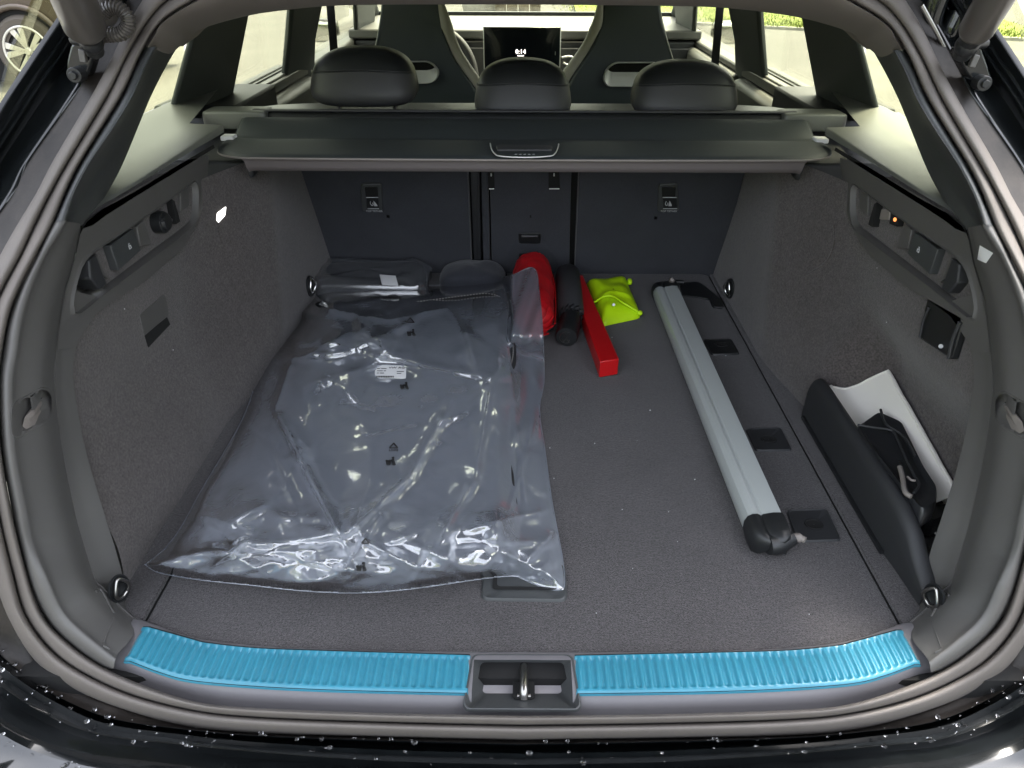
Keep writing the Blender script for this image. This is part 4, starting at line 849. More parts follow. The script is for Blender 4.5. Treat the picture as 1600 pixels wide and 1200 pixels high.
# points just outside the outline are drawn onto it, so that the edge of the film is smooth
def snapto(P):
    best = None; bd = np.full(len(P), 1e9); res = P.copy()
    for i in range(len(OUT)):
        a, b = OUT[i], OUT[(i+1) % len(OUT)]; e = b-a; t = np.clip(((P-a)@e)/(e@e+1e-9), 0, 1); q = a+t[:, None]*e; dd = np.linalg.norm(P-q, axis=1); k = dd < bd; bd[k] = dd[k]; res[k] = q[k]
    return res
PT2 = PT.copy(); PT2[snap] = snapto(PT[snap]); use = ins | snap; hh = np.full(len(PT), .003); idx = np.where(use)[0]
hh[idx] = Hbag(PT2[idx], np.where(ins[idx], DD_[idx], 0))
ids = -np.ones(len(PT), int); ids[idx] = np.arange(len(idx)); N_ = len(gu)
H2 = hh.reshape(len(gv), N_); um = use.reshape(H2.shape)
for _ in range(2):
    acc = np.zeros_like(H2); wt = np.zeros_like(H2)
    for dy in (-1, 0, 1):
        for dx in (-1, 0, 1):
            k_ = (2-abs(dx))*(2-abs(dy)); A_ = np.roll(np.roll(H2*um, dy, 0), dx, 1); W_ = np.roll(np.roll(um.astype(float), dy, 0), dx, 1); acc += k_*A_; wt += k_*W_
    H2 = np.where(um, acc/np.maximum(wt, 1e-9), H2)
edge_ = (~ins).reshape(H2.shape); hh = np.where(edge_, hh.reshape(H2.shape), H2).ravel()
new = -np.ones(len(PT), int); new[idx] = np.arange(len(idx)); Vb = [PZ(PT2[i, 0], PT2[i, 1], hh[i]) for i in idx]
nu_ = len(gu); Fb = []
for r in range(len(gv)-1):
    for c in range(nu_-1):
        q = [r*nu_+c, (r+1)*nu_+c, (r+1)*nu_+c+1, r*nu_+c+1]
        if all(use[i] for i in q): Fb.append([new[i] for i in q])
        else:
            for tr in (q[:3], [q[0], q[2], q[3]], q[1:], [q[0], q[1], q[3]]):
                if all(use[i] for i in tr) and sum(use[i] for i in q) == 3: Fb.append([new[i] for i in tr]); break
bf = obj('bag_film', Vb, Fb, 'film', bag, smooth=180)
ob = np.array([PZ(min(u, 792) if v < 575 else u, v, .0025) for u, v in OUT]); oc_ = ob.mean(0)
obj('bag_underside', *loft([ob, oc_+(ob-oc_)*.97, oc_+(ob-oc_)*.6, oc_+(ob-oc_)*.02], closed=True), 'film2', bag, smooth=60)
oh = Hbag(OUT, np.zeros(len(OUT)))
obj('bag_hem', *tube([PZ(OUT[i % len(OUT)][0], OUT[i % len(OUT)][1], oh[i % len(OUT)]+.0008) for i in range(len(OUT)+1)], .0009, 5, cap=False), 'film', bag, smooth=60)
def onbag(u, v, dz=.0012):
    P = np.array([[u, v]], float); h = 0
    for a, b in ((0, 0), (5, 0), (-5, 0), (0, 5), (0, -5)): q = P+[a, b]; h = max(h, float(Hbag(q, dpoly(q, OUT))[0]))
    return PZ(u, v, h+dz)
def patch(name, quad, m, parent, n=6, dz=.0012):
    A, B, C_, D = [np.array(p, float) for p in quad]; rows = [[onbag(*((A*(1-s)+B*s)*(1-t)+(D*(1-s)+C_*s)*t), dz) for s in np.linspace(0, 1, n)] for t in np.linspace(0, 1, n)]
    return obj(name, *loft([np.array(r) for r in rows]), m, parent, smooth=60)
def flat(name, quad, m, parent, z):     # flat label in one plane
    return obj(name, *prism([PZ(u, v, z) for u, v in quad], (0, 0, .0006)), m, parent)
zl = .0845
lb = flat('printed_label', [(587,571),(635,571.5),(634,591.5),(585,590.5)], 'label', bag, zl)
LP = lambda u, v: PZ(u, v, zl+.0010)
text('label_title', 'VW AG', .0085, LP(620, 574.6), (1, 0, 0), (0, 1, 0), 'ink', lb)
lines = [prism([LP(a, v), LP(b, v), LP(b, v+.9), LP(a, v+.9)], (0, 0, .0002)) for a, b, v in ((589, 594, 575.5), (595.5, 604, 575.5), (589, 598, 579), (599.5, 603, 579), (589, 592, 582.5), (593.5, 600, 582.5), (620, 631, 580), (620, 627, 583))]
obj('label_small_print', *merge(lines), 'ink', lb, smooth=0)
bars = [prism([LP(588+k*1.25, 587.2), LP(588+k*1.25+.55+.4*(k % 3 == 0), 587.2), LP(588+k*1.25+.5+.4*(k % 3 == 0), 590), LP(588+k*1.25, 590)], (0, 0, .0002)) for k in range(22)]
obj('label_barcode', *merge(bars), 'ink', lb, smooth=0)
def stroke(pts, w): return tube([onbag(u, v, .001) for u, v in pts], w, 5)
def triangle(u, v, s): return merge([stroke([(u-s, v+s*.6), (u, v-s*.6)], .0011), stroke([(u, v-s*.6), (u+s, v+s*.6)], .0011), stroke([(u+s, v+s*.6), (u-s, v+s*.6)], .0011)])
def binman(u, v, s): return merge([stroke([(u-s, v-s*.2), (u-s*.8, v+s*.7)], .0016), stroke([(u-s*.3, v-s*.2), (u-s*.35, v+s*.7)], .0016), stroke([(u-s*.65, v-s*.1), (u-s*.6, v+s*.7)], .0016), stroke([(u+s*.1, v-s*.1), (u+s*.45, v-s*.5), (u+s*.5, v+s*.7)], .0018), stroke([(u+s*.45, v-s*.2), (u+s*.85, v+s*.7)], .0016), superell(onbag(u+s*.42, v-s*.85, .001), (.0022, .0022, .001), 1, 1, 8, 5)])
for (u, v) in ((615, 696), (571, 845), (641, 500)): obj('recycling_mark', *triangle(u, v, 6), 'ink', bf)
for (u, v, s) in ((611, 721, 7), (632, 603, 6), (643, 520, 6), (565, 886, 7)): obj('bin_mark', *binman(u, v, s), 'ink', bf)
text('polymer_code', 'LDPE', .0062, onbag(615, 703.5, .0018), (1, 0, 0), (0, 1, .05), 'ink', bf)
# ---- floor mats inside the bag
def slab(name, quad, z0, z1, r, m, loc, label, cat, group):
    q = roundpoly([PZ(u, v, z1) for u, v in quad], r, 6); c = q.mean(0); lo = q.copy(); lo[:, 2] = z0
    root = thing(name, label, cat, loc, group)
    obj('mat_pile', *loft([lo, q-[0, 0, .003], c+(q-c)*.992, c+(q-c)*.9, c+(q-c)*.02], closed=True), m, root, smooth=50)
    e = resamp(c+(q-c)*.965+[0, 0, .0016], 200); ss = [tube([e[i], e[i]*.45+e[(i+1) % 200]*.55], .0011, 5) for i in range(200) if (z0 < .02 and e[i][1] < .80) or (z0 > .02 and (e[i][1] > 1.30 or e[i][0] > c[0]+.10 and e[i][1] > 1.12))]
    obj('stitching', *merge(ss), 'stitch', root, smooth=0); return root
slab('floor_mat', [(300,872),(425,655),(480,562),(765,560),(800,720),(820,858),(560,892)], .004, .030, .05, 'mats', (-.25, .85, 0), 'large dark velour mat at the bottom of the clear bag, stitched near its front edge', 'floor mat', 'mats packed in the clear bag')
slab('floor_mat', [(470,620),(480,545),(560,482),(770,455),(800,470),(808,560),(790,610),(640,640)], .034, .062, .04, 'mats', (-.2, 1.25, .03), 'smaller dark mat with curved stitched corner at the back of the clear bag', 'floor mat', 'mats packed in the clear bag')
# ---- small wrapped package behind the bag
pk = thing('wrapped_package', 'small dark package in plastic film with white sticker, behind the large bag', 'package', (-.44, 1.62, 0))
pc = (PZ(488,448,.05)+PZ(640,448,.05))/2
obj('package_body', *superell((pc[0], 1.625, .024), (.130, .075, .024), .35, .3, 48, 20, lambda p: [p[0]+.006*mn.noise((p[1]*30, p[2]*30, 0)), p[1], p[2]+.008*mn.noise((p[0]*18, p[1]*18, 1))]), 'softblack', pk, smooth=60)
obj('package_film', *superell((pc[0]-.005, 1.625, .028), (.148, .082, .028), .45, .3, 60, 26, lambda p: [p[0]+.01*mn.noise((p[1]*40, p[2]*40, 0)), p[1], p[2]+.010*mn.noise((p[0]*25, p[1]*25, 5))]), 'film2', pk, smooth=60)
sq = [PZ(u, v, .062) for u, v in ((593,430),(618,432),(622,447),(597,445))]
sk2 = obj('printed_sticker', *prism(sq, (0, .002, .001)), 'label', pk)
obj('sticker_print', *merge([tube([sq[0]*(1-t)+sq[3]*t+(sq[1]-sq[0])*.1+[0, -.001, 0], sq[0]*(1-t)+sq[3]*t+(sq[1]-sq[0])*(.5 if k % 2 else .42)+[0, -.001, 0]], .0006, 4) for k, t in enumerate((.2, .38, .56, .74))]+[prism([sq[0]*.75+sq[3]*.25+(sq[1]-sq[0])*.7+[0, -.0012, 0], sq[0]*.75+sq[3]*.25+(sq[1]-sq[0])*.88+[0, -.0012, 0], sq[0]*.3+sq[3]*.7+(sq[1]-sq[0])*.88+[0, -.0012, 0], sq[0]*.3+sq[3]*.7+(sq[1]-sq[0])*.7+[0, -.0012, 0]], (0, -.0003, 0))]), 'ink', sk2)
# ---- dark pouch against the seat back
po = obj('dark_pouch', *superell((-.125, 1.668, .018), (.080, .055, .034), .75, .6, 40, 22, lambda p: [p[0]*(1-.25*max(0, p[2]/.058)), p[1], p[2]+.006*mn.noise((p[0]*25, p[1]*25, 2))]), 'seatcarpet', None, loc=(-.125, 1.665, 0), smooth=180)
tag(po, 'soft black pouch slumped against the seat back left of the red roll', 'pouch')
# ---- red rolled bag
rb = thing('red_rolled_bag', 'plump red nylon roll half under the edge of the clear bag', 'bag', (.02, 1.5, 0))
def redfn(p):
    n = .0035*mn.noise((p[0]*40, p[1]*16, p[2]*40))+.002*mn.noise((p[0]*90, p[1]*50, p[2]*90)); k = 1+n*14
    return [p[0]*k, p[1], p[2]*k]
obj('roll_cloth', *roll((.016, 1.355, .046), (.022, 1.668, .046), .0455, [(0, .02), (.004, .35), (.012, .62), (.035, .86), (.08, .97), (.2, 1.02), (.5, 1.0), (.8, 1.0), (.93, .95), (.98, .78), (.996, .4), (1, .02)], 56, 60,
    lambda t, th: 1+.06*mn.noise((math.cos(th)*2.2, math.sin(th)*2.2, t*5))+.07*abs(mn.noise((math.cos(th)*3, math.sin(th)*3, t*11)))+.03*mn.noise((math.cos(th)*9, math.sin(th)*9, t*20))-.04*math.exp(-((t-.42-.03*math.sin(2*th))/.018)**2)), 'red', rb, smooth=180)
cl = []
for t in np.linspace(0, 2*math.pi, 14)[:-1]: cl.append(tube(spl([(.018+.012*math.cos(t), 1.338, .05+.012*math.sin(t)), (.018+.03*math.cos(t+.1), 1.343, .05+.03*math.sin(t+.1)), (.018+.044*math.cos(t+.25), 1.362, .05+.044*math.sin(t+.25))], 3), [.002]*7, 6))
obj('gathered_fold', *merge(cl), 'red', rb, smooth=60)
obj('side_seam', *tube(spl([(.064, 1.36, .045), (.0685, 1.45, .05), (.068, 1.55, .055), (.06, 1.63, .06)], 4), .002, 6), 'redbox', rb, smooth=60)
# ---- black torch-like tube beside it
tb = thing('black_tube', 'dark cloth tube with a round black knurled end, right of the red roll', 'tube', (.098, 1.5, 0))
a0, a1 = np.array([.105, 1.66, .030]), np.array([.101, 1.425, .030])
obj('tube_sleeve', *tube([a0, a0*.97+a1*.03, a0*.5+a1*.5, a0*.04+a1*.96, a1], [.022, .029, .030, .029, .024], 28), 'leathergrey', tb, smooth=50)
b0_, b1_ = a1, PZ(885, 527, .024)
dirv = (b1_-b0_)/np.linalg.norm(b1_-b0_)
obj('gathered_collar', *merge([tube(spl([a1+[.026*math.cos(t), .008, .026*math.sin(t)], a1+[.0265*math.cos(t+.3), -.004, .0265*math.sin(t+.3)], a1+[.021*math.cos(t+.6), -.014, .021*math.sin(t+.6)]], 3), .0022, 6) for t in np.linspace(0, 6.28, 15)[:-1]]), 'black', tb, smooth=60)
en = obj('tube_end', *tube([b0_, b0_+dirv*.01, b1_-dirv*.018, b1_-dirv*.006, b1_], [.020, .0225, .0235, .0235, .021], 32), 'black', tb, smooth=40)
th = np.linspace(0, 2*math.pi, 33); e1 = np.array([1, 0, 0]); e2 = np.cross(dirv, e1); e2 /= np.linalg.norm(e2)
obj('end_emblem', *merge([tube([b1_+dirv*.0004+.0135*(math.cos(t)*e1+math.sin(t)*e2) for t in th], .0009, 6, cap=False)]+[tube([b1_+dirv*.0006+.010*(p[0]*e1-p[1]*e2), b1_+dirv*.0006+.010*(q[0]*e1-q[1]*e2)], .0008, 5) for p, q in (((-.75, -.9), (0, .05)), ((0, .05), (.75, -.9)), ((-.95, .2), (-.5, 1)), ((-.5, 1), (0, .2)), ((0, .2), (.5, 1)), ((.5, 1), (.95, .2)))]), 'steel', en, smooth=60)
obj('pull_cord', *tube(spl([a1+[.026, -.004, .01], PZ(905, 500, .02), PZ(907, 512, .008), PZ(900, 520, .004)], 4), .0014, 6), 'black', tb, smooth=60)
# ---- red warning-triangle box
rx = thing('red_box', 'long slim red plastic box lying lengthwise between black tube and yellow packet', 'box', (.15, 1.4, 0))
T = [PZ(890,430,.036), PZ(911,430,.036), PZ(966,561,.036), PZ(938,566,.036)]
T = [np.array(p) for p in T]; B = [np.array([p[0], p[1], .002]) for p in T]
T0 = [T[i]*1 for i in range(4)]
spl_k = .50
Mid = [T[0]*(1-spl_k)+T[3]*spl_k, T[1]*(1-spl_k)+T[2]*spl_k]
obj('box_body', *prism([T[0], T[1], Mid[1], Mid[0]], (0, 0, -.034)), 'redbox', rx, bevel=.002)
grow = lambda P, k: [np.array(P).mean(0)+(p-np.array(P).mean(0))*[1+k, 1.0, 1]+[0, 0, .0012] for p in P]
obj('box_lid', *prism(grow([Mid[0], Mid[1], T[2], T[3]], .05), (0, 0, -.0355)), 'redbox', rx, bevel=.002)
# ---- fluorescent yellow packet
yp = thing('yellow_vest_packet', 'folded fluorescent yellow vest packet right of the red box', 'vest packet', (.25, 1.5, 0))
Q = [PZ(u, v, .008) for u, v in ((915,440),(978,435),(1002,493),(950,504),(941,506),(926,470))]; Q = resamp(roundpoly(Q, .012), 60); c = Q.mean(0)
rws = []
for k in np.linspace(1, .02, 16):
    r = c+(Q-c)*k; hgt = .030*(1-k**3)**.7; r = r.copy()
    r[:, 2] = [.004+hgt*(1+.25*mn.noise((p[0]*22, p[1]*22, 0)))+.006*(1-k**4)*max(0, 1-abs((p[1]-c[1]+.018)-.5*abs(p[0]-c[0])*-1)/.012) for p in r]; rws.append(r)
obj('folded_fabric', *loft([Q*[1, 1, 0]+[0, 0, .001]]+rws, closed=True), 'hivis', yp, smooth=180)
sf_ = ([tube(spl([PZ(927,473,.028), PZ(945,463,.036), PZ(960,464,.038), PZ(975,474,.034), PZ(996,486,.020)], 4), .0022, 6), superell(PZ(984, 440, .018), (.006, .01, .007), .8, .8, 12, 8), superell(PZ(999, 489, .012), (.007, .006, .006), .8, .8, 12, 8)])
obj('sealed_flap', *sf_[0], 'hivis', yp, smooth=60); multi('packet_corner', sf_[1:], 'hivis', yp, smooth=60)
obj('snap_button', *tube([PZ(959, 476, .034), PZ(959, 476, .0375)], .003, 14), 'label', yp)
# ---- silver net-partition cassette on the right
rc = thing('roller_cassette', 'long silver aluminium roller bar with black end caps on the right of the boot floor', 'roller bar', (.25, 1.1, 0))
def frame_at(ul, ur, v):   # left and right top edge in the photo at height .036
    return PZ(ul, v, .034), PZ(ur, v, .038)
La, Ra = frame_at(1024, 1058, 448); Lb, Rb = frame_at(1172, 1224, 812)
prof = [(-.0, .0), (-.004, .012), (-.004, .024), (.0, .033), (.007, .0375), (.014, .0385), (.019, .0365), (.0205, .0355), (.023, .0385), (.038, .0425), (.052, .0435), (.0535, .041), (.0545, .02), (.053, .0)]
def sect(L, R_):
    d = R_-L; d[2] = 0; wd = np.linalg.norm(d); d = d/wd
    k = wd/.0535; return np.array([np.array([L[0], L[1], 0])+d*a*k+[0, 0, b*.95+.002] for a, b in prof])
obj('aluminium_profile', *loft([sect(La, Ra)*(1-t)+sect(Lb, Rb)*t for t in np.linspace(0, 1, 4)]), 'alu', rc, smooth=25)
ax_ = (sect(Lb, Rb)-sect(La, Ra)).mean(0); ax_ /= np.linalg.norm(ax_); acr = (Rb-Lb)*[1, 1, 0]; acr /= np.linalg.norm(acr)
def cap(base, sgn, L, name):
    c = base.mean(0); g = lambda k, a, sh=0: c+(base-c)*k+ax_*a*sgn+acr*sh
    return obj(name, *loft([g(1.06, -.008), g(1.08, 0), g(1.08, L*.35), g(1.04, L*.62), g(.86, L*.86, .002), g(.5, L, .003), g(.05, L*1.02, .003)]), 'black', rc, smooth=50)
S1, S0 = sect(Lb, Rb), sect(La, Ra)
tt = ((Rb-Lb)*[1, 1, 0])
ec = cap(S1, 1, .042, 'end_cap'); ec2 = cap(S0, -1, .03, 'end_cap')
elb = PZ(1205, 845, .026); tip = PZ(1240, 842, .028)
obj('elbow_arm', *tube(spl([PZ(1200, 852, .024), PZ(1218, 849, .024), PZ(1238, 840, .028)], 4), [.013, .0135, .014, .014, .0135, .013, .012, .0115, .011], 16), 'black', ec, smooth=60)
obj('locking_pin', *merge([tube([PZ(1232, 841, .028), PZ(1250, 840, .028)], .0065, 16), tube([PZ(1250, 840, .028), PZ(1258, 844, .028)], [.005, .0045], 14)]), 'header', ec, smooth=40)
obj('far_pin', *tube([PZ(1052, 440, .03), PZ(1068, 441, .03)], .005, 12), 'black', ec2, smooth=40)
obj('release_screw', *tube([PZ(1050, 438, .048), PZ(1050, 437, .053)], [.007, .004], 12), 'header', ec2, smooth=40)
# dark fitting lying beyond the bar, beside the seat
ft = thing('black_bracket', 'flat black plastic bracket on the floor beside the far end of the silver bar', 'bracket', (.38, 1.6, 0))
q = roundpoly([PZ(u, v, .004) for u, v in ((1062,441),(1092,440),(1106,450),(1130,470),(1130,481),(1114,479),(1108,466),(1066,460))], .006)
obj('bracket_plate', *prism(q, (0, 0, -.004)), 'black', ft, bevel=.001)
obj('bracket_rib', *merge([tube([PZ(1064, 461, .005), PZ(1106, 467, .005)], .0014, 6), tube([PZ(1116, 480, .005), PZ(1129, 481, .005)], .0018, 6)]), 'leathergrey', ft)
# ---- side pocket divider, and what stands in the pocket
dvd = thing('pocket_divider', 'long low dark divider wall closing off the right-hand side pocket', 'divider', (.50, .9, 0))
def dsec(y, h=.082):
    x0 = .494; pr = [(0, 0), (.0005, h*.45), (.001, h*.80), (.003, h*.90), (.007, h*.97), (.013, h), (.019, h*.97), (.023, h*.90), (.025, h*.78), (.025, 0)]; return np.array([(x0+a, y, b) for a, b in pr])
ys = [1.092, 1.088, 1.082, 1.07, .95, .84, .755, .72, .69, .655]
rows = [dsec(y, k*.084)+[d_, 0, 0] for y, k, d_ in zip(ys, (.72, .9, .97, 1, 1, 1, 1, .80, .5, .25), (0, 0, 0, 0, 0, 0, 0, .004, .006, .008))]; c0_ = rows[0].mean(0)
obj('divider_wall', *loft([c0_+(rows[0]-c0_)*.1]+rows), 'softblack', dvd, smooth=60)
obj('divider_foot', *box(.489, .494, .745, 1.08, .001, .006), 'black', dvd)
bagp = thing('white_paper_bag', 'white paper bag standing in the side pocket behind the black divider', 'paper bag', (.55, 1.0, 0))
c1, c2, c3, c4 = PX(1298, 604, .531), PX(1383, 588, .600), PX(1492, 778, .592), PX(1400, 800, .534)
def bow(s, t):
    p = (c1*(1-s)+c2*s)*(1-t)+(c4*(1-s)+c3*s)*t; return p+np.array([0, 0, .010*math.sin(s*math.pi*1.4)*-1*(1-t*.5)+.0015*mn.noise((s*5, t*7, 0))])
G = [[bow(s, t) for s in np.linspace(0, 1, 14)] for t in np.linspace(0, 1, 20)]
vfb = loft([np.array(r) for r in G]); lowr = [np.array(G[0]), np.array(G[0])+[0, .002, -.03], np.array(G[0])+[0, -.0, -.075]]
obj('paper_face', *merge([vfb, loft(lowr)]), 'paper', bagp, smooth=60)
obj('paper_rim', *merge([tube(np.array(G[0])+[0, 0, .0005], .0016, 6), tube([g[0]+np.array([0, 0, .001]) for g in G], .003, 6), tube([g[-1]+np.array([.002, 0, .001]) for g in G], .003, 6)]), 'paper', bagp, smooth=60)
obj('paper_side', *loft([np.array([g[-1] for g in G]), np.array([g[-1] for g in G])+[.004, 0, -.08]]), 'paper', bagp)
tl = thing('black_plastic_tool', 'black moulded plastic tool resting on the white paper bag in the side pocket', 'tool', (.56, .9, .05))
TZ = .088
top = [(1372,640),(1408,656),(1425,690),(1445,730),(1466,762),(1464,788),(1444,800),(1420,775),(1390,735),(1352,688),(1338,664)]
q = roundpoly([PZ(u, v, TZ) for u, v in top], .008, 4); cq = q.mean(0)
tbod = obj('tool_shell', *loft([q-[0, 0, .028], q-[0, 0, .006], cq+(q-cq)*.95, cq+(q-cq)*.80-[0, 0, .002], cq+(q-cq)*.72-[0, 0, .006], cq+(q-cq)*.05-[0, 0, .007]], closed=True), 'tool', tl, smooth=50)
obj('raised_rib', *merge([tube(spl([PZ(u, v, TZ+.001) for u, v in pts], 4), .0020, 6) for pts in (((1340,664),(1365,668),(1392,672),(1398,678)), ((1376,640),(1384,662),(1412,682),(1430,712)), ((1398,676),(1415,715),(1430,745),(1436,758),(1428,770)))]), 'softblack', tbod, smooth=60)
obj('lever', *merge([tube(spl([PZ(u, v, TZ+.004) for u, v in ((1406,730),(1410,745),(1414,768),(1424,776))], 4), .0035, 8), tube(spl([PZ(u, v, TZ+.004) for u, v in ((1418,745),(1424,750),(1430,751))], 4), .0018, 6)]), 'header', tbod, smooth=60)
od = thing('black_towing_eye', 'dark angular fitting at the near end of the side pocket', 'fitting', (.57, .78, .03))
obj('fitting_block', *prism(roundpoly([PZ(u, v, .050) for u, v in ((1452,790),(1488,785),(1486,800),(1460,812),(1446,806))], .004), (0, 0, -.03)), 'black', od, bevel=.002)
obj('fitting_arm', *prism(roundpoly([PZ(u, v, .035) for u, v in ((1450,806),(1480,800),(1478,822),(1458,818))], .004), (0, 0, -.02)), 'trimdark', od, bevel=.002)
nt_ = obj('folded_leaflet', *prism([PZ(u, v, .022) for u, v in ((1432,800),(1452,786),(1490,806),(1474,838),(1462,832))], (0, 0, -.003)), 'paper', None, loc=(.56, .78, .02)); tag(nt_, 'scrap of white paper at the near end of the side pocket', 'leaflet')
# ---- bits of lint on the carpet
V = []
for i in range(26):
    x, y = rnd.uniform(-.44, .45), rnd.uniform(.6, 1.5); s = rnd.uniform(.0004, .0009); V.append(superell((x, y, .001), (s*rnd.uniform(.8, 2.2), s, s), 1, 1, 6, 4))
for i in range(8):
    y, z = rnd.uniform(.75, 1.1), rnd.uniform(.04, .28); V.append(superell(((.56 if i % 2 else -.555)*(1-.02*(z < .15)), y, z), (.0006, .0008, .0008), 1, 1, 6, 4))
tag(obj('lint', *merge(V), 'label', None, smooth=0, loc=(0, 1, 0)), 'tiny pale specks of lint on the boot carpet', kind='stuff')

# ================================================================== the road outside
GZ = -.63
g = obj('road', *loft([[(-150, -60, GZ), (150, -60, GZ)], [(-150, 220, GZ), (150, 220, GZ)]]), 'asphalt', None, loc=(0, 0, GZ), smooth=0); tag(g, 'pale sunlit asphalt yard around the car', kind='structure')
def gpt(u, v): return PZ(u, v, GZ)
ke = [gpt(700, 26), gpt(862, 27), gpt(905, 30), gpt(1062, 38), gpt(1232, 47), gpt(1335, 52), gpt(1570, 63), gpt(1700, 70)]
far = [p+np.array([(p[0]-0)*1.2, 110, 0]) for p in ke]
far = [np.array([p[0]*3, 170, GZ+.10]) for p in ke]
lawn_k = [p+[0, .09, .045] for p in ke]
tag(obj('lawn', *loft([spl(np.array(lawn_k)[2:], 6), spl(np.array([p*[1, 1, 0]+[0, 1.5, GZ+.08] for p in ke])[2:], 6), spl(np.array([[p[0]*2.5, 60, GZ+.12] for p in ke])[2:], 6), spl(np.array(far)[2:], 6)]), 'grass', None, loc=(10, 30, GZ)), 'rough green and yellow grass beyond the kerb', kind='structure')
kk = spl(np.array(ke)[2:], 6)
tag(obj('kerb', *loft([kk, kk+[0, 0, .045], kk+[0, .10, .047], kk+[0, .10, 0]]), 'kerb', None, loc=(10, 20, GZ)), 'low concrete kerb along the grass', kind='structure')
# tufts of longer grass along the kerb
V, Fc = [], []
kc = np.array([p for p in kk])
for i in range(9000):
    p = kc[rnd.randrange(len(kc)-1)]; q2 = kc[min(len(kc)-1, rnd.randrange(len(kc)))]; t = rnd.random(); b = kc[rnd.randrange(len(kc)-1)]; j = rnd.randrange(len(kc)-1); b = kc[j]*(1-t)+kc[j+1]*t+[rnd.uniform(-.5, .5), .12+rnd.random()**1.3*7, .05]
    h = rnd.uniform(.03, .09); a = rnd.uniform(0, 6.28); n0 = len(V); wv = np.array([math.cos(a), math.sin(a), 0])*.012; ln = np.array([rnd.uniform(-.06, .06), rnd.uniform(-.06, .06), h])
    V += [b-wv, b+wv, b+ln]; Fc.append((n0, n0+1, n0+2))
tag(obj('grass_tuft', V, Fc, 'grass', None, loc=(10, 20, GZ), smooth=0), 'longer grass blades standing along the kerb', kind='stuff')
# low wall of blocks straight ahead
lwt = thing('block_wall', 'low brown block wall straight ahead, seen through the windscreen', 'wall', (.2, 19, GZ))
w0_, w1_ = PZ(774, 20, GZ), PZ(846, 20, GZ)
for r in range(3):
    n_ = 4; off = (r % 2)*.5
    for k in range(n_):
        a = w0_[0]+(w1_[0]-w0_[0])*(k/n_); b = w0_[0]+(w1_[0]-w0_[0])*((k+1)/n_)-.02
        obj('block', *box(a, b, w0_[1], w0_[1]+.3, GZ+r*.21, GZ+r*.21+.19), 'brick', lwt, bevel=.01)
bl = obj('pale_boulder', *superell(PZ(752, 17, GZ)+[0, 0, .1], (.42, .25, .16), .7, .7, 24, 12, lambda p: [p[0], p[1], p[2]+.05*mn.noise((p[0]*3, p[1]*3, 0))]), 'kerb', None, loc=tuple(PZ(752, 17, GZ)), smooth=60); tag(bl, 'small pale stone beside the low block wall ahead', 'stone')
# parked car far left
pcx, pcy = -5.12, 8.27
pcar = thing('parked_car', 'bronze parked car seen side-on at the far left, alloy wheel showing', 'car', (pcx+1.2, pcy+.9, GZ))
WZ = GZ+.345; th = np.linspace(0, math.pi, 17)
arch = lambda cx_: [(cx_+.40*math.cos(t), WZ+.40*math.sin(t)) for t in th]
wx2 = pcx+2.72*-1
prof = [(pcx+.88, GZ+.30), (pcx+.41, GZ+.24)]+arch(pcx)+[(pcx-.41, GZ+.20), (wx2+.41, GZ+.20)]+arch(wx2)+[(wx2-.41, GZ+.24), (wx2-.85, GZ+.32), (wx2-.93, GZ+.65), (wx2-.90, GZ+.95), (wx2-.60, GZ+1.02), (pcx-.50, GZ+.98), (pcx+.55, GZ+.86), (pcx+.85, GZ+.72), (pcx+.92, GZ+.5)]
P3 = np.array([(x, pcy, z) for x, z in prof]); c = P3.mean(0)
obj('car_body', *prism(P3[::-1], (0, 1.8, 0)), 'bronze', pcar, bevel=.03)
multi('wheel_arch_lip', ([tube([(cx_+.415*math.cos(t), pcy-.012, WZ+.415*math.sin(t)) for t in np.linspace(-.15, math.pi+.15, 20)], .03, 8) for cx_ in (pcx, wx2)]), 'bronze', pcar, smooth=60)
obj('wheel_well', *merge([box(cx_-.42, cx_+.42, pcy+.02, pcy+.5, GZ+.05, WZ+.42) for cx_ in (pcx, wx2)]), 'gap', pcar)
cab = [(pcx+.20, GZ+.92), (pcx-.70, GZ+1.42), (pcx-2.2, GZ+1.46), (wx2-.35, GZ+1.30), (wx2-.72, GZ+1.0)]
obj('car_cabin', *prism([(x, pcy+.16, z) for x, z in cab][::-1], (0, 1.48, 0)), 'bronze', pcar, bevel=.05)
sd_ = [(pcx+.02, GZ+.98), (pcx-.72, GZ+1.36), (pcx-2.1, GZ+1.39), (wx2-.30, GZ+1.25), (wx2-.5, GZ+1.03)]
obj('side_window', *prism([(x, pcy+.15, z) for x, z in sd_][::-1], (0, .012, 0)), 'screen', pcar)
obj('door_line', *merge([box(pcx-.52, pcx-.51, pcy-.004, pcy+.02, GZ+.25, GZ+.97), box(pcx-1.5, pcx-1.49, pcy-.004, pcy+.02, GZ+.22, GZ+.97)]), 'gap', pcar)
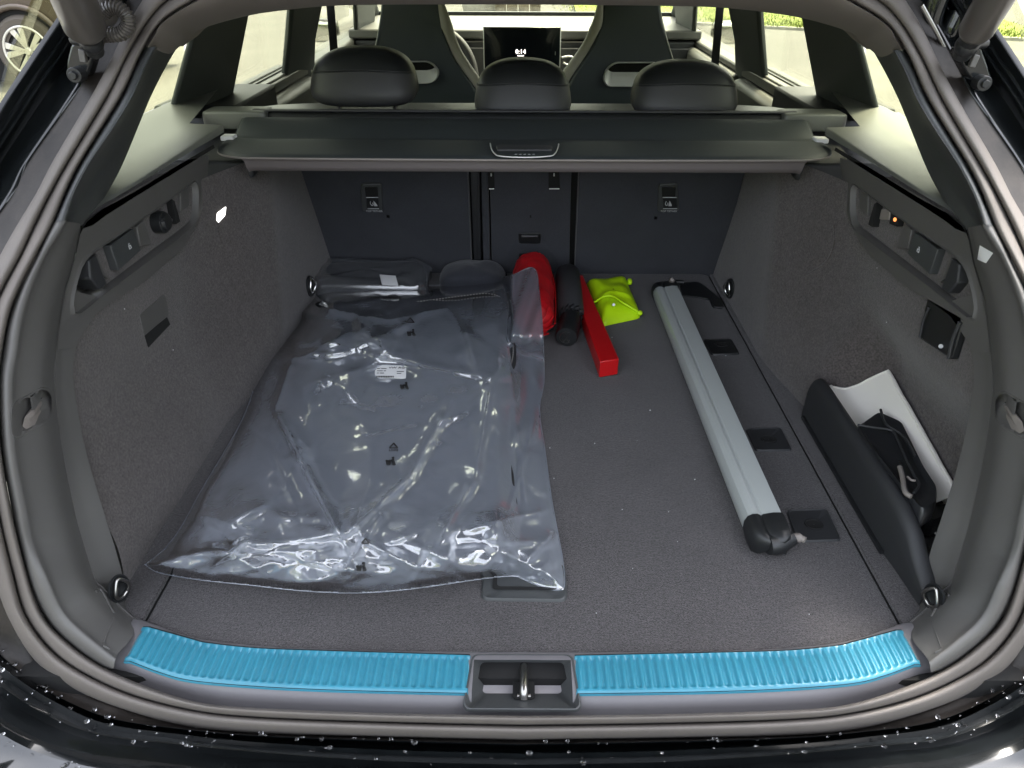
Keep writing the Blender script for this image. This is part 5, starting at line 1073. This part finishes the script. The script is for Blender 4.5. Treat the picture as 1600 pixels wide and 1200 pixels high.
for cx_ in (pcx, wx2):
    cw = np.array([cx_, pcy+.0, WZ])
    tr = obj('wheel', *merge([tube([cw+[0, y, 0] for y in (-.02, 0, .02, .19, .21)], [.30, .328, .342, .342, .32], 48, cap=False), tube([cw+[0, -.02, 0], cw+[0, .0, 0]], [.302, .20], 48, cap=False)]), 'tyre', pcar, smooth=60)
    RR = .235
    obj('rim', *merge([tube([cw+[RR*math.cos(t), -.024, RR*math.sin(t)] for t in np.linspace(0, 2*math.pi, 49)], .013, 8, cap=False), tube([cw+[0, .02, 0], cw+[0, .10, 0]], [RR, RR-.02], 40, cap=False), tube([cw+[0, -.03, 0], cw+[0, -.005, 0]], [.03, .045], 20)]), 'rim', tr, smooth=50)
    sp_ = []
    for k in range(5):
        for dl in (-.17, .17):
            t = math.pi/2+k*2*math.pi/5+.25; a, b_ = t+dl*.5, t+dl*1.25
            P = [cw+[.035*math.cos(a), -.012, .035*math.sin(a)], cw+[(RR-.01)*math.cos(b_), -.022, (RR-.01)*math.sin(b_)]]; tdir = np.array([-math.sin(t), 0, math.cos(t)])
            sp_.append(prism([P[0]-tdir*.016, P[0]+tdir*.016, P[1]+tdir*.034, P[1]-tdir*.030], (0, .02, 0)))
    obj('spoke', *merge(sp_), 'rim', tr, bevel=.003)
    obj('wheel_shadow_dish', *tube([cw+[0, .10, 0], cw+[0, .11, 0]], .23, 40), 'gap', tr)
    obj('brake_disc', *tube([cw+[0, .05, 0], cw+[0, .07, 0]], .15, 30), 'strut', tr)

# unseen belt of trees, added and shaped so the black paint mirrors something dark
V, Fc = [], []
for i in range(8000):
    a = rnd.uniform(-math.pi, math.pi); R_ = rnd.uniform(34, 44); hmx = 7.5+9*abs(math.sin(a))**2-3.5*max(0, -math.cos(a))+2.5*mn.noise((math.cos(a)*4, math.sin(a)*4, 0))+1.5*mn.noise((math.cos(a)*13, math.sin(a)*13, 3)); p = np.array([R_*math.sin(a), R_*math.cos(a)+10, GZ+hmx*rnd.random()**.8])
    A = np.array([rnd.gauss(0, 1) for _ in range(3)]); A /= np.linalg.norm(A); B_ = np.cross(A, [.3, .2, .9]); B_ /= np.linalg.norm(B_)+1e-9; s_ = rnd.uniform(.5, 1.1); n0 = len(V)
    V += [p-A*s_, p+B_*s_, p+A*s_, p-B_*s_]; Fc.append((n0, n0+1, n0+2, n0+3))
tag(obj('added_tree_belt', V, Fc, 'grass', None, loc=(0, 10, GZ), smooth=0), 'unseen belt of trees added round the yard to darken the paint reflections', kind='stuff')
